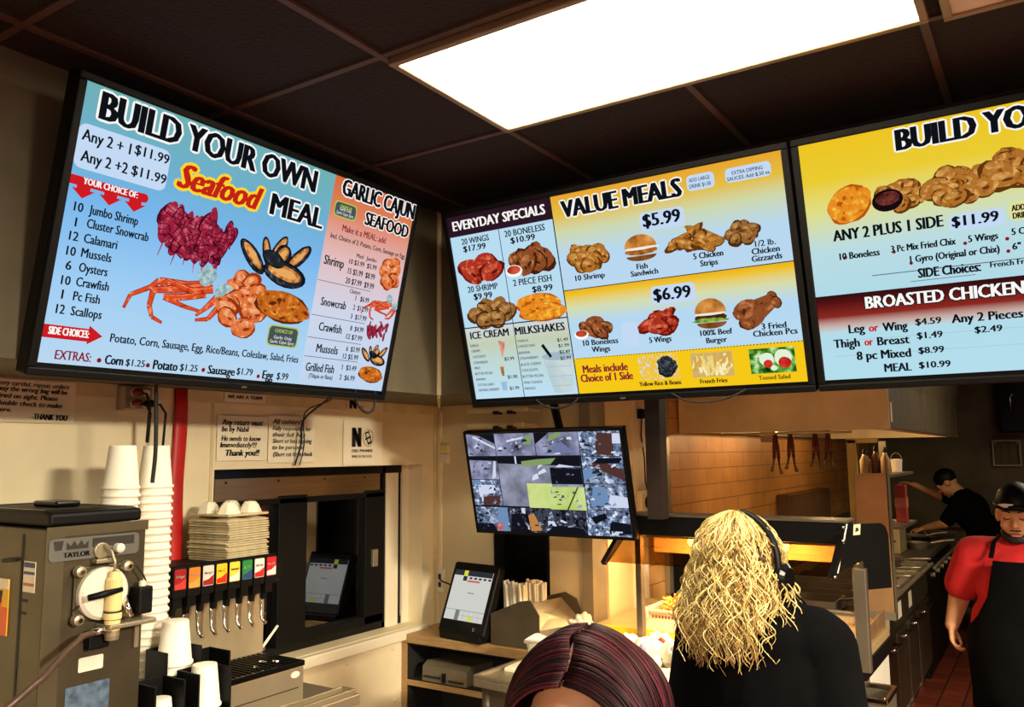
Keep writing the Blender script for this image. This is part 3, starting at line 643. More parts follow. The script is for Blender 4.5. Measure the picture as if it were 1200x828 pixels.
g = G(); g.mi(0); blob(g, .318, .72, .058, .044, .1, .003, 22, 0); g.mi(1); blob(g, .32, .728, .045, .026, .1, .0032, 18, .05); obj('sauce_picture', g, [emat('cup_black', (22, 12, 14)), enoise('bbq', ((60, 16, 18), (130, 60, 50)), 60)], s, world=False)
cluster(s, 'shrimp_picture', .56, .73, .27, .16, 15, .038, 'gold', 1.15, 32, .0014); cluster(s, 'chicken_picture', .8, .75, .3, .17, 14, .045, 'gold', 1.3, 33, .0014); cluster(s, 'wing_picture', 1.15, .74, .4, .18, 16, .05, 'brown', 1.3, 34, .0014)
letters(s, TXT3)

# ================================================================ THINGS ON THE SOFFITS AND WALLS
def cable(name, label, pts, r=.004, m=None, n=8):
    P_ = [Vector(p) for p in pts]; out = []
    for i in range(len(P_)-1):                          # smooth through the points
        p0, p1, p2, p3 = P_[max(0, i-1)], P_[i], P_[i+1], P_[min(len(P_)-1, i+2)]
        for k in range(n):
            t = k/n; out.append(.5*((2*p1)+(-p0+p2)*t+(2*p0-5*p1+4*p2-p3)*t*t+(-p0+3*p1-3*p2+p3)*t**3))
    out.append(P_[-1]); return tag(obj(name, G().tube(out, r, 8), m or RUBBER, smooth=True), label, 'cable')
cable('power_cable', 'black cable hanging down from the seafood screen over the window notices', [(-.04, -.6, 1.985), (-.2, -.45, 1.97), (-.44, -.35, 1.9), (-.46, -.345, 1.8), (-.495, -.345, 1.71)])
cable('power_cable', 'second thin black cable hanging close beside the other over the notices', [(-.04, -.58, 1.985), (-.2, -.44, 1.965), (-.45, -.335, 1.93), (-.47, -.318, 1.8), (-.495, -.318, 1.71)], .0025)
cable('cable_loop', 'black cable loop drooping under the seafood screen', [(.05, -.56, 2.0), (.055, -.55, 1.935), (.056, -.5, 1.905), (.055, -.46, 1.93), (.05, -.455, 2.0)])
cable('cable_loop', 'black cable loop drooping under the specials screen', [(.56, -.12, 1.95), (.6, -.125, 1.925), (.66, -.125, 1.915), (.72, -.125, 1.93), (.74, -.12, 1.95)])
cable('cable_loop', 'thin dark cable loop under the value meals end of the middle screen', [(1.1, -.12, 1.95), (1.16, -.125, 1.92), (1.23, -.125, 1.915), (1.3, -.125, 1.925), (1.36, -.12, 1.95)], .003)
cable('hanging_cable', 'black cord hanging from under the screen in front of the right cup stack', [(.0, -1.33, 2.02), (-.045, -1.3, 1.95), (-.045, -1.295, 1.85), (-.047, -1.292, 1.76), (-.05, -1.295, 1.69), (-.05, -1.296, 1.675)], .006)
# red strip
g = G(); P_ = [(XL+.012, -.895+.004*math.sin(k*.9), 1.999-k*.07) for k in range(15)]; g.tube(P_, .028, 12, .35)
tag(obj('wall_strip', g, mat('red_strip', (188, 24, 18), .45, var=.2, scale=12), smooth=True), 'red vertical strip running down the ivory wall beside the cups', 'strip')
# notices taped to the left wall
def notice(name, label, y0, y1, z0, z1, lines, tilt=0, x=XL+.006, bend=.004):
    t = thing(name, label, 'notice', (x, (y0+y1)/2, (z0+z1)/2), group=None); g = G(); n = 8
    for i in range(n):
        a, b = y0+(y1-y0)*i/n, y0+(y1-y0)*(i+1)/n; f = lambda y: x+bend*math.sin((y-y0)/(y1-y0)*PI)
        g.add([(f(a), a, z0), (f(b), b, z0), (f(b), b, z1), (f(a), a, z1), (f(a)-.001, a, z0), (f(b)-.001, b, z0), (f(b)-.001, b, z1), (f(a)-.001, a, z1)], [(0, 1, 2, 3), (7, 6, 5, 4), (0, 4, 5, 1), (3, 2, 6, 7)])
    obj('sheet', g, PAPER, t, smooth=False)
    M = Matrix(((0, 0, 1, 0), (1, 0, 0, 0), (0, 1, 0, 0), (0, 0, 0, 1)))
    for (s, y, z, wd, h, b, sh) in lines:
        g = G(); put_text(g, s, y, z, wd, h, x+bend+.0012, b, sh, M, rot=tilt); obj('lettering', g, INK, t)
    return t
notice('handwritten_notice', 'handwritten sheet at the far left ending in thank you', -1.56, -1.285, 1.862, 1.995, [('very careful, repeat orders', -1.53, 1.976, .22, .014, .03, .2), ('way the wrong bag will be', -1.53, 1.958, .215, .015, .05, .2), ('fired on sight. Please', -1.53, 1.936, .185, .015, .05, .2), ('double check to make', -1.53, 1.914, .2, .015, .05, .2), ('sure.', -1.53, 1.894, .045, .013, .05, .2), ('-THANK YOU', -1.425, 1.872, .115, .018, .07, .15)], -.02)
notice('handwritten_notice', 'handwritten sheet above the window left corner asking about returns', -.727, -.482, 1.733, 1.908, [('Any return must', -.71, 1.872, .2, .022, .05, .2), ('be by Nabil', -.71, 1.846, .13, .02, .05, .2), ('He needs to know', -.71, 1.81, .19, .02, .05, .2), ('Immediately!!!', -.715, 1.785, .175, .02, .05, .2), ('Thank you!!', -.69, 1.752, .165, .024, .07, .2)])
notice('handwritten_notice', 'handwritten sheet right of the returns notice behind the hanging cables', -.478, -.225, 1.722, 1.916, [('All cashiers!!!', -.46, 1.882, .17, .02, .03, .2), ('Fully responsible for', -.46, 1.855, .21, .017, .02, .2), ('their full Any', -.46, 1.829, .18, .018, .03, .2), ('Short or loss is going', -.46, 1.803, .215, .018, .02, .2), ('to be personal', -.46, 1.777, .17, .018, .03, .2), ('(Short cut from check', -.455, 1.748, .215, .018, .03, .2)])
nt_ = notice('printed_notice', 'printed no cell phones sign on the ivory wall near the corner', -.05, .21, 1.705, 1.905, [('N', .0, 1.788, .062, .088, .1, 0), ('CELL PHONES!', .0, 1.764, .135, .012, .1, 0), ('WHILE ON THE CLOCK', .0, 1.738, .132, .012, .02, 0)])
g = G(); ph = [(XL+.0125, .105+.034*math.cos(a), 1.83+.04*math.sin(a)) for a in [2*PI*i/20 for i in range(21)]]; g.tube(ph, .003, 6)
obj('ring', g, mat('pale_print', (206, 190, 160), .7), nt_); g = G(); M = Matrix.Translation((XL+.012, .107, 1.83)) @ Matrix.Rotation(.35, 4, 'X')
g.box(0, .001, -.014, .014, -.03, -.02, M).box(0, .001, -.014, .014, .022, .03, M).box(0, .001, -.014, -.009, -.03, .03, M).box(0, .001, .009, .014, -.03, .03, M).box(0, .001, -.022, .018, -.004, .004, M); obj('phone_symbol', g, INK, nt_)
notice('printed_notice', 'partly hidden printed sheet with heavy letters tucked over the no cell phones sign', -.03, .21, 1.955, 1.998, [('N', -.02, 1.962, .045, .05, .1, 0), ('NO', .035, 1.966, .04, .012, .05, 0)], x=XL+.008)
notice('printed_notice', 'partly hidden slip reading we are a team under the seafood screen', -.7, -.5, 1.962, 1.998, [('WE ARE A TEAM!', -.69, 1.976, .17, .013, .08, 0)], x=XL+.008)
# outlet
t = thing('outlet_box', 'grey surface outlet box with plugs on the ivory wall above the cup stacks', 'outlet', (XL, -1.09, 1.95))
obj('box', G().box(XL, -.47, -1.14, -1.03, 1.91, 1.995), mat('grey_box', (178, 164, 132), .5, .3), t, bevel=.004); g = G()
fp = obj('face_plate', G().box(-.47, -.464, -1.135, -1.035, 1.915, 1.99), STEEL, t, bevel=.002)
for y, z in ((-1.06, 1.972), (-1.06, 1.935), (-1.105, 1.972), (-1.105, 1.935)): g.lathe([(.014, 0), (.014, .004), (.012, .006)], 14, (-.464, y, z), Matrix.Rotation(PI/2, 3, 'Y'))
obj('socket', g, WHITEP, fp)
def plug(label, y, z, m, pts):
    t = thing('power_plug', label, 'plug', (-.455, y, z)); obj('plug_body', G().tube([(-.457, y, z), (-.43, y, z), (-.415, y, z-.006)], [.013, .013, .007], 10), m, t, smooth=True); obj('cord', G().tube([(-.415, y, z-.006)]+pts, .0045, 8), RUBBER, t, smooth=True)
RB = mat('red_brown_plug', (120, 34, 20), .5)
plug('upper red brown plug in the outlet box', -1.105, 1.972, RB, [(-.4, -1.1, 1.965), (-.395, -1.088, 1.93), (-.41, -1.085, 1.8)])
plug('lower red brown plug in the outlet box', -1.105, 1.935, RB, [(-.4, -1.096, 1.925), (-.4, -1.082, 1.9), (-.415, -1.078, 1.8)])
plug('black plug at the lower right of the outlet box', -1.06, 1.935, BLACK, [(-.395, -1.05, 1.93), (-.39, -1.03, 1.9), (-.4, -1.03, 1.78)])
# back wall fittings
t = thing('thermostat', 'small cream thermostat on the back wall close to the corner', 'thermostat', (-.465, YB, 1.75))
obj('case', G().box(-.492, -.44, YB-.022, YB, 1.755, 1.8), mat('cream_plastic', (226, 204, 136), .4, var=.04), t, bevel=.003); obj('lower_cover', G().box(-.49, -.442, YB-.02, YB, 1.705, 1.753), WHITEP, t, bevel=.003)
t = thing('cable_raceway', 'thin ivory cable raceway running down the back wall to the outlet by the register', 'raceway', (-.535, YB, 1.5))
obj('duct', G().box(-.512, -.487, YB-.015, YB, 1.17, 1.97), IVORY, t, bevel=.003); o = obj('outlet_plate', G().box(-.512, -.47, YB-.018, YB, 1.055, 1.17), WHITEP, t, bevel=.002)
obj('socket', G().box(-.5, -.484, YB-.021, YB-.018, 1.12, 1.145).box(-.5, -.484, YB-.021, YB-.018, 1.08, 1.105), INK, o)
cable('wall_cable', 'short black cord from the wall outlet behind the register', [(-.49, YB-.022, 1.12), (-.45, YB-.05, 1.115), (-.38, YB-.06, 1.1), (-.3, .6, 1.05)])
for z, x1, lab in ((1.957, .12, 'upper'), (1.886, .1, 'lower')):
    t = thing('wall_rail', lab+' beige bracket rail on the back wall over the security monitor', 'rail', (-.06, .52, z)); obj('rail', G().box(-.22, x1, .5, .525, z-.009, z+.009), IVORY, t, bevel=.002)
    obj('clip', G().box(-.06, -.03, .492, .53, z-.02, z-.004).box(.02, .05, .492, .53, z-.02, z-.004), INK, t); obj('standoff', G().box(-.2, -.18, .525, YB, z-.006, z+.006).box(x1-.03, x1-.01, .525, YB, z-.006, z+.006), BEIGE, t)
t = thing('junction_box', 'white wall box with round black port and a dangling cable on the white board', 'outlet', (XK+.03, 1.13, 1.5))
obj('box', G().box(XK+.03, XK+.06, 1.075, 1.185, 1.44, 1.56), WHITE, t, bevel=.004); obj('port', G().lathe([(.03, 0), (.032, .006), (.022, .008)], 18, (XK+.06, 1.14, 1.5), Matrix.Rotation(PI/2, 3, 'Y')), BLACK, t)
obj('plug', G().box(XK+.03, XK+.06, 1.105, 1.14, 1.92, 1.97), BLACK, t, bevel=.004); obj('cord', G().tube([(XK+.05, 1.12, 1.93), (XK+.04, 1.13, 1.84), (XK+.045, 1.15, 1.72), (XK+.045, 1.155, 1.6), (XK+.055, 1.165, 1.53), (XK+.05, 1.16, 1.42)], .004, 8), RUBBER, t, smooth=True); obj('clip', G().box(XK+.03, XK+.045, 1.12, 1.165, 1.775, 1.8), WHITEP, t, bevel=.002)
# ---- security monitor
t = thing('security_monitor', 'wide monitor showing a grid of security camera views', 'monitor', (.471, .081, 1.632)); orient(t, (.471, .081, 1.632), (1, 0, 0), (0, -.225, .974))
hw, hh = .368, .218; obj('casing', G().box(-hw, hw, -hh, hh, -.035, -.004).frame(-hw, hw, -hh, hh, .012, -.004, .003), BLACKG, t, world=False, bevel=.003)
obj('mounting_arm', G().box(-.06, .06, -.06, .06, -.06, -.035).tube([(0, 0, -.06), (0, .05, -.2)], .02).tube([(.0, .05, -.2), (0, .35, -.14)], .018), BLACK, t, world=False)
cs = obj('screen', G().box(-hw+.012, hw-.012, -hh+.012, hh-.012, -.004, 0), emat('camera_grid', (18, 18, 24)), t, world=False)
W2, H2 = hw-.012, hh-.012
cr_ = random.Random(12)
def cell(u0, v0, u1, v1, cols, scale, shapes, z=.0006, name='camera_view', busy=16):
    u0 += .002; u1 -= .002; v0 += .003; v1 -= .003; f = lambda u, v, zz: (-W2+2*W2*(u0+(u1-u0)*u), -H2+2*H2*(v0+(v1-v0)*v), zz)
    k = 'view_%d_%d' % (u0*100, v0*100); q = obj(name, G().poly([f(0, 0, z), f(1, 0, z), f(1, 1, z), f(0, 1, z)]), (eclutter(k, cols, scale*3.2) if cols in (DK, BL) else enoise(k, cols, scale, 10)), cs, world=False); g = G(); ms = []; c_ = []
    for _ in range(busy):
        a, b = cr_.uniform(.03, .75), cr_.uniform(.03, .75); w_, h_, s_ = cr_.uniform(.03, .16), cr_.uniform(.02, .12), cr_.uniform(-.06, .1); y_ = lambda t: min(.98, max(.02, t))
        c_.append((cr_.choice(((20, 22, 30), (214, 220, 240), (90, 100, 124), (36, 40, 50), (150, 164, 196))), [(y_(a), y_(b)), (y_(a+w_), y_(b+s_)), (y_(a+w_*.8), y_(b+h_+s_)), (y_(a+.02), y_(b+h_))]))
    sh_ = c_[:busy//2]+list(shapes)+c_[busy//2:] if shapes else []
    for i, (c, p) in enumerate(sh_): ms.append(emat('view_%d_%d_%d' % c, c)); g.mi(i).poly([f(a, b, z+.0002+i*.00004) for a, b in p])
    if sh_: obj('view_shapes', g, ms, q, world=False)
GR = ((60, 62, 80), (134, 136, 166), (176, 180, 214)); DK = ((10, 10, 16), (22, 24, 32), (70, 74, 92), (40, 44, 54), (170, 180, 206)); BL = ((16, 18, 28), (120, 140, 176), (50, 60, 80), (180, 196, 226), (226, 232, 248))
LW = (206, 214, 236); DB = (20, 20, 30); RD = (80, 50, 46); GN = (128, 156, 100); SKB = (110, 140, 180); AS = (124, 126, 156)
cell(0, .77, .2, 1, GR, 14, [(DB, ((.1, 1), (.5, .9), (1, .55), (1, 1))), (LW, ((.2, .85), (1, .3), (1, .4), (.3, .9)))]); cell(.2, .77, .47, 1, GR, 10, [(LW, ((.3, .6), (.7, .75), (.75, .85), (.3, .7))), (GN, ((.7, .5), (.9, .5), (.95, .9), (.8, .9)))])
cell(.47, .77, .75, 1, GR, 10, [(DB, ((0, 1), (0, .5), (.35, 1))), (GN, ((.3, .62), (.62, .85), (.6, 1), (.35, .9))), ((110, 120, 160), ((.2, .1), (.9, .1), (.6, .6)))]); cell(.75, .76, 1, 1, BL, 22, [(RD, ((.35, .1), (.8, 0), (.85, .9), (.45, .95))), (LW, ((.8, .5), (1, .5), (1, .9), (.82, .9)))])
cell(0, .53, .2, .77, GR, 12, [(DB, ((0, .85), (1, .8), (1, 1), (0, 1))), (LW, ((.75, 0), (.9, .1), (.95, .8), (.88, .8)))]); cell(0, .26, .2, .53, BL, 22, [(RD, ((.3, 0), (.9, 0), (.95, .4), (.35, .35))), (LW, ((.2, .4), (.8, .5), (.8, .8), (.2, .8))), (SKB, ((.1, .8), (.3, .8), (.3, 1), (.1, 1)))])
cell(.2, .26, .745, .77, ((96, 98, 116), (134, 136, 156), (160, 164, 190)), 12, [(DB, ((0, .86), (1, .8), (1, 1), (0, 1))), (GN, ((.3, .8), (.65, .84), (.72, .96), (.5, .94), (.3, .9))), (LW, ((.22, .85), (.24, .85), (.24, 1), (.22, 1))), (LW, ((.7, .78), (.9, .74), (.92, .8), (.75, .84)))], busy=4)
cell(.545, .49, .745, .66, DK, 26, [(DB, ((0, .0), (1, 0), (1, .9), (0, .95)))], .0014); cell(.38, .25, .55, .5, ((176, 196, 116), (206, 220, 140), (190, 214, 120)), 8, [], .0016); cell(.52, .24, .75, .47, ((150, 180, 90), (184, 206, 110), (206, 222, 150)), 8, [((60, 70, 40), ((.45, 0), (.5, 0), (.85, 1), (.81, 1)))], .0018)
cell(.75, .5, 1, .76, BL, 26, [(RD, ((.15, .7), (1, .1), (1, .5), (.4, .9))), (DB, ((.3, .75), (.9, .75), (1, .95), (.4, .95))), (SKB, ((.0, .1), (.35, .3), (.2, .6), (0, .5)))]); cell(.75, .25, 1, .5, BL, 24, [(SKB, ((.1, .1), (.6, .2), (.5, .9), (.2, .9))), (LW, ((.5, .1), (1, .1), (1, .5), (.6, .6)))])
cell(0, 0, .23, .25, BL, 20, [(SKB, ((.65, 0), (.95, 0), (1, 1), (.7, 1))), (DB, ((0, 0), (.6, 0), (.5, .3), (0, .3))), ((206, 90, 80), ((.62, .0), (.8, .1), (.78, .35), (.6, .3)))]); cell(.23, 0, .46, .25, DK, 20, [(DB, ((0, .0), (.6, 0), (.35, .7), (.1, .9))), ((190, 130, 70), ((.62, .05), (.95, .1), (.75, .8), (.58, .7))), (LW, ((.4, .8), (.5, .75), (.52, 1), (.4, 1)))])
cell(.46, 0, .735, .25, DK, 24, [(DB, ((.0, 0), (1, 0), (.9, .25), (.3, .35))), (LW, ((.1, .3), (.3, .3), (.25, .5), (.1, .5))), (DB, ((.45, .5), (.55, .5), (.55, 1), (.45, 1)))]); cell(.735, 0, 1, .25, BL, 22, [(DB, ((.1, .7), (.45, .9), (.5, .7), (.2, .45))), (DB, ((.5, .1), (1, .1), (1, .5), (.55, .6))), (LW, ((.55, .05), (.8, .05), (.8, .2), (.55, .2)))])
# ================================================================ POS COUNTER
t = thing('register_counter', 'tan laminate corner counter with open shelves under the register', 'counter', (0, .5, 0))
obj('countertop', G().box(XL+.002, .425, .36, YB-.002, .86, .9), WOOD, t, bevel=.003); obj('side_panel', G().box(XL+.004, XL+.03, .365, YB-.01, 0, .86), WOOD, t); obj('side_panel', G().box(.395, .42, .365, YB-.01, 0, .86), WOOD, t)
obj('shelf', G().box(XL+.03, .395, .37, YB-.02, .665, .69), WOOD, t); obj('painted_shade', G().box(XL+.03, .395, YB-.02, YB-.008, 0, .86).box(XL+.03, XL+.036, .375, YB-.02, 0, .86).box(.389, .395, .375, YB-.02, 0, .86).box(XL+.036, .389, .375, YB-.02, .851, .859).box(XL+.036, .389, .375, YB-.02, .69, .6915).box(XL+.036, .389, .375, YB-.02, .225, .2265), SHADEIN, t); obj('shelf', G().box(XL+.03, .395, .37, YB-.02, .2, .225), WOOD, t)  # thin dark sheets paint the shade inside the open shelves
t = thing('receipt_printer', 'dull grey slip printer on the shelf under the counter', 'printer', (-.25, .46, .6915)); obj('body', G().prism([(.38, .692), (.6, .692), (.6, .765), (.42, .78), (.385, .76)], .26, Matrix(((0, 0, 1, -.4), (1, 0, 0, 0), (0, 1, 0, 0), (0, 0, 0, 1)))), mat('grey_putty', (104, 94, 74), .5), t, bevel=.004)
obj('paper_slot', G().box(-.385, -.29, .376, .384, .712, .72).box(-.24, -.155, .376, .384, .706, .714), INK, t); obj('lever', G().box(-.275, -.258, .372, .39, .7, .74), BLACK, t)
# register
t = thing('register_terminal', 'black touch screen register standing on the tan corner counter', 'register', (-.15, .47, .9), math.radians(-8)); b = .145
obj('base', G().prism([(-.11, 0), (.1, 0), (.09, .05), (-.04, .06), (-.115, .035)], .26, Matrix(((0, 0, 1, -.13), (1, 0, 0, 0), (0, 1, 0, 0), (0, 0, 0, 1)))), BLACK, t, world=False, bevel=.006)
Mt = Matrix.Translation((0, -.05, .185)) @ Matrix.Rotation(math.radians(-22), 4, 'X') @ Matrix.Rotation(PI/2, 4, 'X')
hsg = obj('housing', G().box(-b, b, -.165, .165, -.055, .0, Mt), BLACK, t, world=False, bevel=.012); obj('button', G().lathe([(.008, 0), (.008, .004), (.005, .005)], 12, Mt @ Vector((.085, -.135, 0)), Mt.to_3x3()), CHROME, hsg, world=False)
ps = obj('screen', G().box(-.122, .122, -.105, .125, -.002, .0015, Mt), emat('register_grey', (206, 206, 200)), t, world=False)
KEY = emat('key_line', (120, 122, 120)); YL = emat('key_yellow', (216, 216, 50)); DKB = emat('key_dark', (46, 48, 52))
def pq(x0, y0, x1, y1, z): return [Mt @ Vector(p) for p in ((x0, y0, z), (x1, y0, z), (x1, y1, z), (x0, y1, z))]
g = G(); g.mi(0).poly(pq(-.122, .1, .122, .125, .0022)); g.mi(1).poly(pq(-.06, .1, -.035, .124, .0028)); g.mi(3).poly(pq(-.03, .072, .05, .08, .0022)); g.mi(0).poly(pq(-.06, .076, -.035, .098, .0022)); g.mi(2).poly(pq(-.122, -.06, .122, -.058, .0022)).poly(pq(-.055, -.105, -.03, -.06, .0022))
for k in range(5): g.mi(2).poly(pq(-.03+k*.03, -.1, -.029+k*.03, -.06, .0024)); g.mi(0).poly(pq(-.105+k*.045, .108, -.085+k*.045, .116, .0026) if k != 1 else pq(.105, .108, .115, .116, .0026)); g.poly(pq(-.02+k*.03, .086, -.002+k*.03, .095, .0024))
g.mi(2).poly(pq(-.03, -.082, .122, -.081, .0024)); g.mi(1).poly(pq(.03, -.102, .055, -.082, .0028)); g.mi(2).poly(pq(-.01, .02, .03, .024, .0022))
obj('key_graphics', g, [DKB, YL, KEY, emat('key_red', (206, 90, 80))], ps, world=False)
# straw and napkin bin
t = thing('condiment_bin', 'dull metal counter bin with sloping front beside the register', 'bin', (.2, .5, .9)); M = Matrix(((0, 0, 1, 0), (1, 0, 0, 0), (0, 1, 0, 0), (0, 0, 0, 1)))
PX = Matrix(((1, 0, 0, 0), (0, 0, 1, 0), (0, 1, 0, 0), (0, 0, 0, 1)))
PR = [(-.005, .902), (.25, .902), (.25, 1.05), (.205, 1.11), (.15, 1.1), (-.005, 1.035)]; PB = [(-.005, .902), (.335, .902), (.335, 1.01), (.3, 1.09), (.24, 1.115), (-.005, 1.05)]
BINM = mat('bin_metal', (92, 82, 64), .45, .5, .15)
obj('front_panel', G().prism(PR, .006, Matrix.Translation((0, .385, 0)) @ PX), BINM, t); obj('rear_panel', G().prism(PB, .006, Matrix.Translation((0, .632, 0)) @ PX), BINM, t)
obj('bottom', G().prism([(0, .391), (.25, .391), (.335, .632), (0, .632)], .006, Matrix.Translation((0, 0, .902))), STEEL, t); obj('side_wall', G().box(-.005, .001, .391, .632, .908, 1.035), BINM, t)
obj('sloped_side', G().add([(.25, .391, .908), (.335, .632, .908), (.335, .632, .985), (.25, .391, .985), (.244, .391, .908), (.329, .632, .908), (.329, .632, .985), (.244, .391, .985)], [(0, 1, 2, 3), (7, 6, 5, 4), (3, 2, 6, 7)]).add([(.25, .391, .985), (.335, .632, .985), (.22, .632, 1.09), (.16, .391, 1.085), (.248, .391, .98), (.333, .632, .98), (.218, .632, 1.085), (.158, .391, 1.08)], [(0, 1, 2, 3), (7, 6, 5, 4), (0, 4, 5, 1), (3, 2, 6, 7)]), STEEL, t)
STR = mat('wrapped_straw', (244, 236, 214), .7, var=.05); r = random.Random(5)
for (cx, cy, lab, n) in ((.065, .5, 'paper wrapped straw standing at the left in the metal bin', 26), (.13, .59, 'paper wrapped straw standing at the back of the metal bin', 18)):
    p0 = None
    for k in range(n):
        x, y = cx+(k % 7-3)*(.0155 if cx < .1 else .011)+r.uniform(-.003, .003), cy+(k//7-1.5)*.0155; dx, dy = (x-cx)*.15+r.uniform(-.01, .01)-.012, r.uniform(-.015, .015); L = .24+r.uniform(-.012, .012)
        s = obj('drinking_straw', G().tube([(x, y, .916), (x+dx, y+dy, .916+L)], .0075, 6), STR, smooth=True); tag(s, lab, 'straw', 'straws at the left of the bin' if cx < .1 else 'straws at the back of the bin')
# basket, tray and white bag on the steel table
t = thing('steel_table', 'stainless work table with raised rim in front of the counter', 'table', (.95, .1, 0)); R5 = Matrix.Translation((.225, -.07, 0)) @ Matrix.Rotation(math.radians(-3), 4, 'Z')
obj('tabletop', G().box(0, 1.32, 0, .41, .855, .885, R5), STEEL, t, bevel=.003); obj('rim', G().box(0, 1.32, 0, .02, .885, .9, R5).box(0, .02, .02, .41, .885, .9, R5), STEEL, t, bevel=.003)
for x, y in ((.04, .04), (1.26, .04), (.04, .37), (1.26, .37)): obj('leg', G().tube([R5 @ Vector((x, y, 0)), R5 @ Vector((x, y, .855))], .02, 10), STEELD, t, smooth=True)
obj('undershelf', G().box(.05, 1.25, .05, .36, .3, .32, R5), STEELD, t); obj('apron_panel', G().box(.02, 1.29, .03, .05, .72, .855, R5), STEELD, t)
t = thing('paper_tray', 'flat white tray of paper under the basket on the steel table', 'tray', (.31, .15, .886)); obj('tray', G().box(.27, .41, .08, .24, .8855, .9), PAPER, t, bevel=.002); obj('top_sheet', G().box(.275, .405, .09, .236, .9, .903), PAPER, t)
t = thing('plastic_basket', 'small white perforated basket behind the red haired head', 'basket', (.38, .19, .903)); g = G(); n = 28
for i in range(n):
    a0, a1 = 2*PI*i/n, 2*PI*(i+1)/n; q = lambda a, k, z: (.4+.075*k*(abs(math.cos(a))**.5)*(1 if math.cos(a) > 0 else -1), .19+.06*k*(abs(math.sin(a))**.5)*(1 if math.sin(a) > 0 else -1), z)
    g.add([q(a0, .75, .904), q(a1, .75, .904), q(a1, 1, 1.0), q(a0, 1, 1.0), q(a1, .95, 1.0), q(a0, .95, 1.0), q(a1, .7, .91), q(a0, .7, .91)], [(0, 1, 2, 3), (3, 2, 4, 5), (5, 4, 6, 7)])
g.add([(.4+.05*math.cos(i*PI/8), .19+.04*math.sin(i*PI/8), .906) for i in range(16)], [tuple(range(16))]); obj('body', g, WHITEP, t)
g = G()
for i in range(14):
    for z in (.93, .955): a = 2*PI*i/14; g.ell((.4+.07*math.cos(a)*.97, .19+.056*math.sin(a)*1.0, z), (.006, .006, .006), 8, 6)
obj('perforation', g, INK, t); obj('rim', G().tube([(.4+.077*(abs(math.cos(a))**.5)*(1 if math.cos(a) > 0 else -1), .19+.062*(abs(math.sin(a))**.5)*(1 if math.sin(a) > 0 else -1), 1.0+.006*math.sin(a*3)) for a in [2*PI*i/28 for i in range(29)]], .006, 8), WHITEP, t, smooth=True)
def crumple(name, label, c, rad, m, cat, seed, amp=.22, zmin=None):
    r = random.Random(seed); from mathutils import noise
    g = G().ell((0, 0, 0), (1, 1, 1), 40, 26); V = []
    for p in g.v:
        p = Vector(p); d = 1+amp*(noise.noise(p*2.2+Vector((seed, 0, 0)))+.6*abs(noise.noise(p*5+Vector((0, seed, 0))))); q = Vector((p.x*rad[0]*d, p.y*rad[1]*d, p.z*rad[2]*d))+Vector(c)
        if zmin is not None: q.z = max(q.z, zmin)
        V.append(q)
    g.v = V; o = obj(name, g, m, smooth=True); return tag(o, label, cat) if label else o
BAG = mat('thin_white_plastic', (232, 220, 196), .35, var=.06, bump=.25, bscale=14)
crumple('plastic_bag', 'crumpled white plastic bag on the steel table between the two women', (1.04, .0, .93), (.17, .12, .06), BAG, 'bag', 3, .35, .9005)
crumple('paper_wrap', 'rumpled white paper on the warmer deck right of the metal bin', (.4, .5, 1.0), (.05, .06, .05), BAG, 'paper', 8, .35)

# ================================================================ LEFT COUNTER: drinks
t = thing('drink_counter', 'stainless counter with drain trough along the left wall', 'counter', (-.2, -1.4, 0))
obj('worktop', G().box(XL+.002, .09, -3.2, -.555, .89, .925), STEEL, t, bevel=.003); obj('trough', G().box(.02, .028, -.95, -.575, .925, .945).box(.02, .085, -.58, -.572, .925, .945).box(.078, .086, -1.2, -.572, .925, .945), STEEL, t, bevel=.002)
obj('cabinet', G().box(XL+.01, .05, -3.15, -.58, 0, .89), STEELD, t)
# frozen drink machine
t = thing('frozen_drink_machine', 'steel frozen drink machine with black lid and round white dispensing door', 'drink machine', (-.15, -1.54, .925)); FX = .09; Y0, Y1 = -1.67, -1.402
PANELM = mat('warm_steel_panel', (88, 79, 60), .42, .7, .2, 6, .03, 50)
obj('body', G().box(-.46, FX, Y0, Y1, .93, 1.575), PANELM, t, bevel=.004); obj('front_trim', G().box(FX, FX+.004, Y0, Y1+.004, 1.555, 1.58).box(FX, FX+.003, Y0, Y0+.045, .93, 1.555), mat('machine_trim', (104, 94, 72), .4, .7), t)
lid = obj('lid', G().prism([(-.45, 1.58), (FX-.005, 1.58), (FX-.005, 1.612), (FX-.04, 1.618), (-.42, 1.618)], Y1-Y0-.02, Matrix(((1, 0, 0, 0), (0, 0, -1, Y1-.01), (0, 1, 0, 0), (0, 0, 0, 1)))), BLACK, t, bevel=.008)
obj('lid_handle', G().box(-.2, -.08, -1.56, -1.49, 1.618, 1.634), BLACKG, lid, bevel=.006); obj('lid_recess', G().frame(-.36, FX-.05, Y0+.02, Y1-.03, .008, 1.616, 1.6195), BLACKG, lid)
MX = lambda: Matrix(((0, 0, 1, 0), (1, 0, 0, 0), (0, 1, 0, 0), (0, 0, 0, 1)))    # plane facing +x: (y, z, depth)
def yz(pts, t_, x): return Matrix.Translation((x, 0, 0)) @ MX(), pts, t_
NAMEP = mat('name_plate', (122, 120, 114), .35, .5, .05)
def rrect(y0, y1, z0, z1, r):
    P_ = []
    for cx, cy, a0 in ((y1-r, z1-r, 0), (y0+r, z1-r, 90), (y0+r, z0+r, 180), (y1-r, z0+r, 270)):
        for k in range(4): a = math.radians(a0+30*k); P_.append((cx+r*math.cos(a), cy+r*math.sin(a)))
    return P_
def xplate(name, poly, x, d, m, par, **k): return obj(name, G().prism(poly, d, Matrix.Translation((x, 0, 0)) @ MX()), m, par, **k)
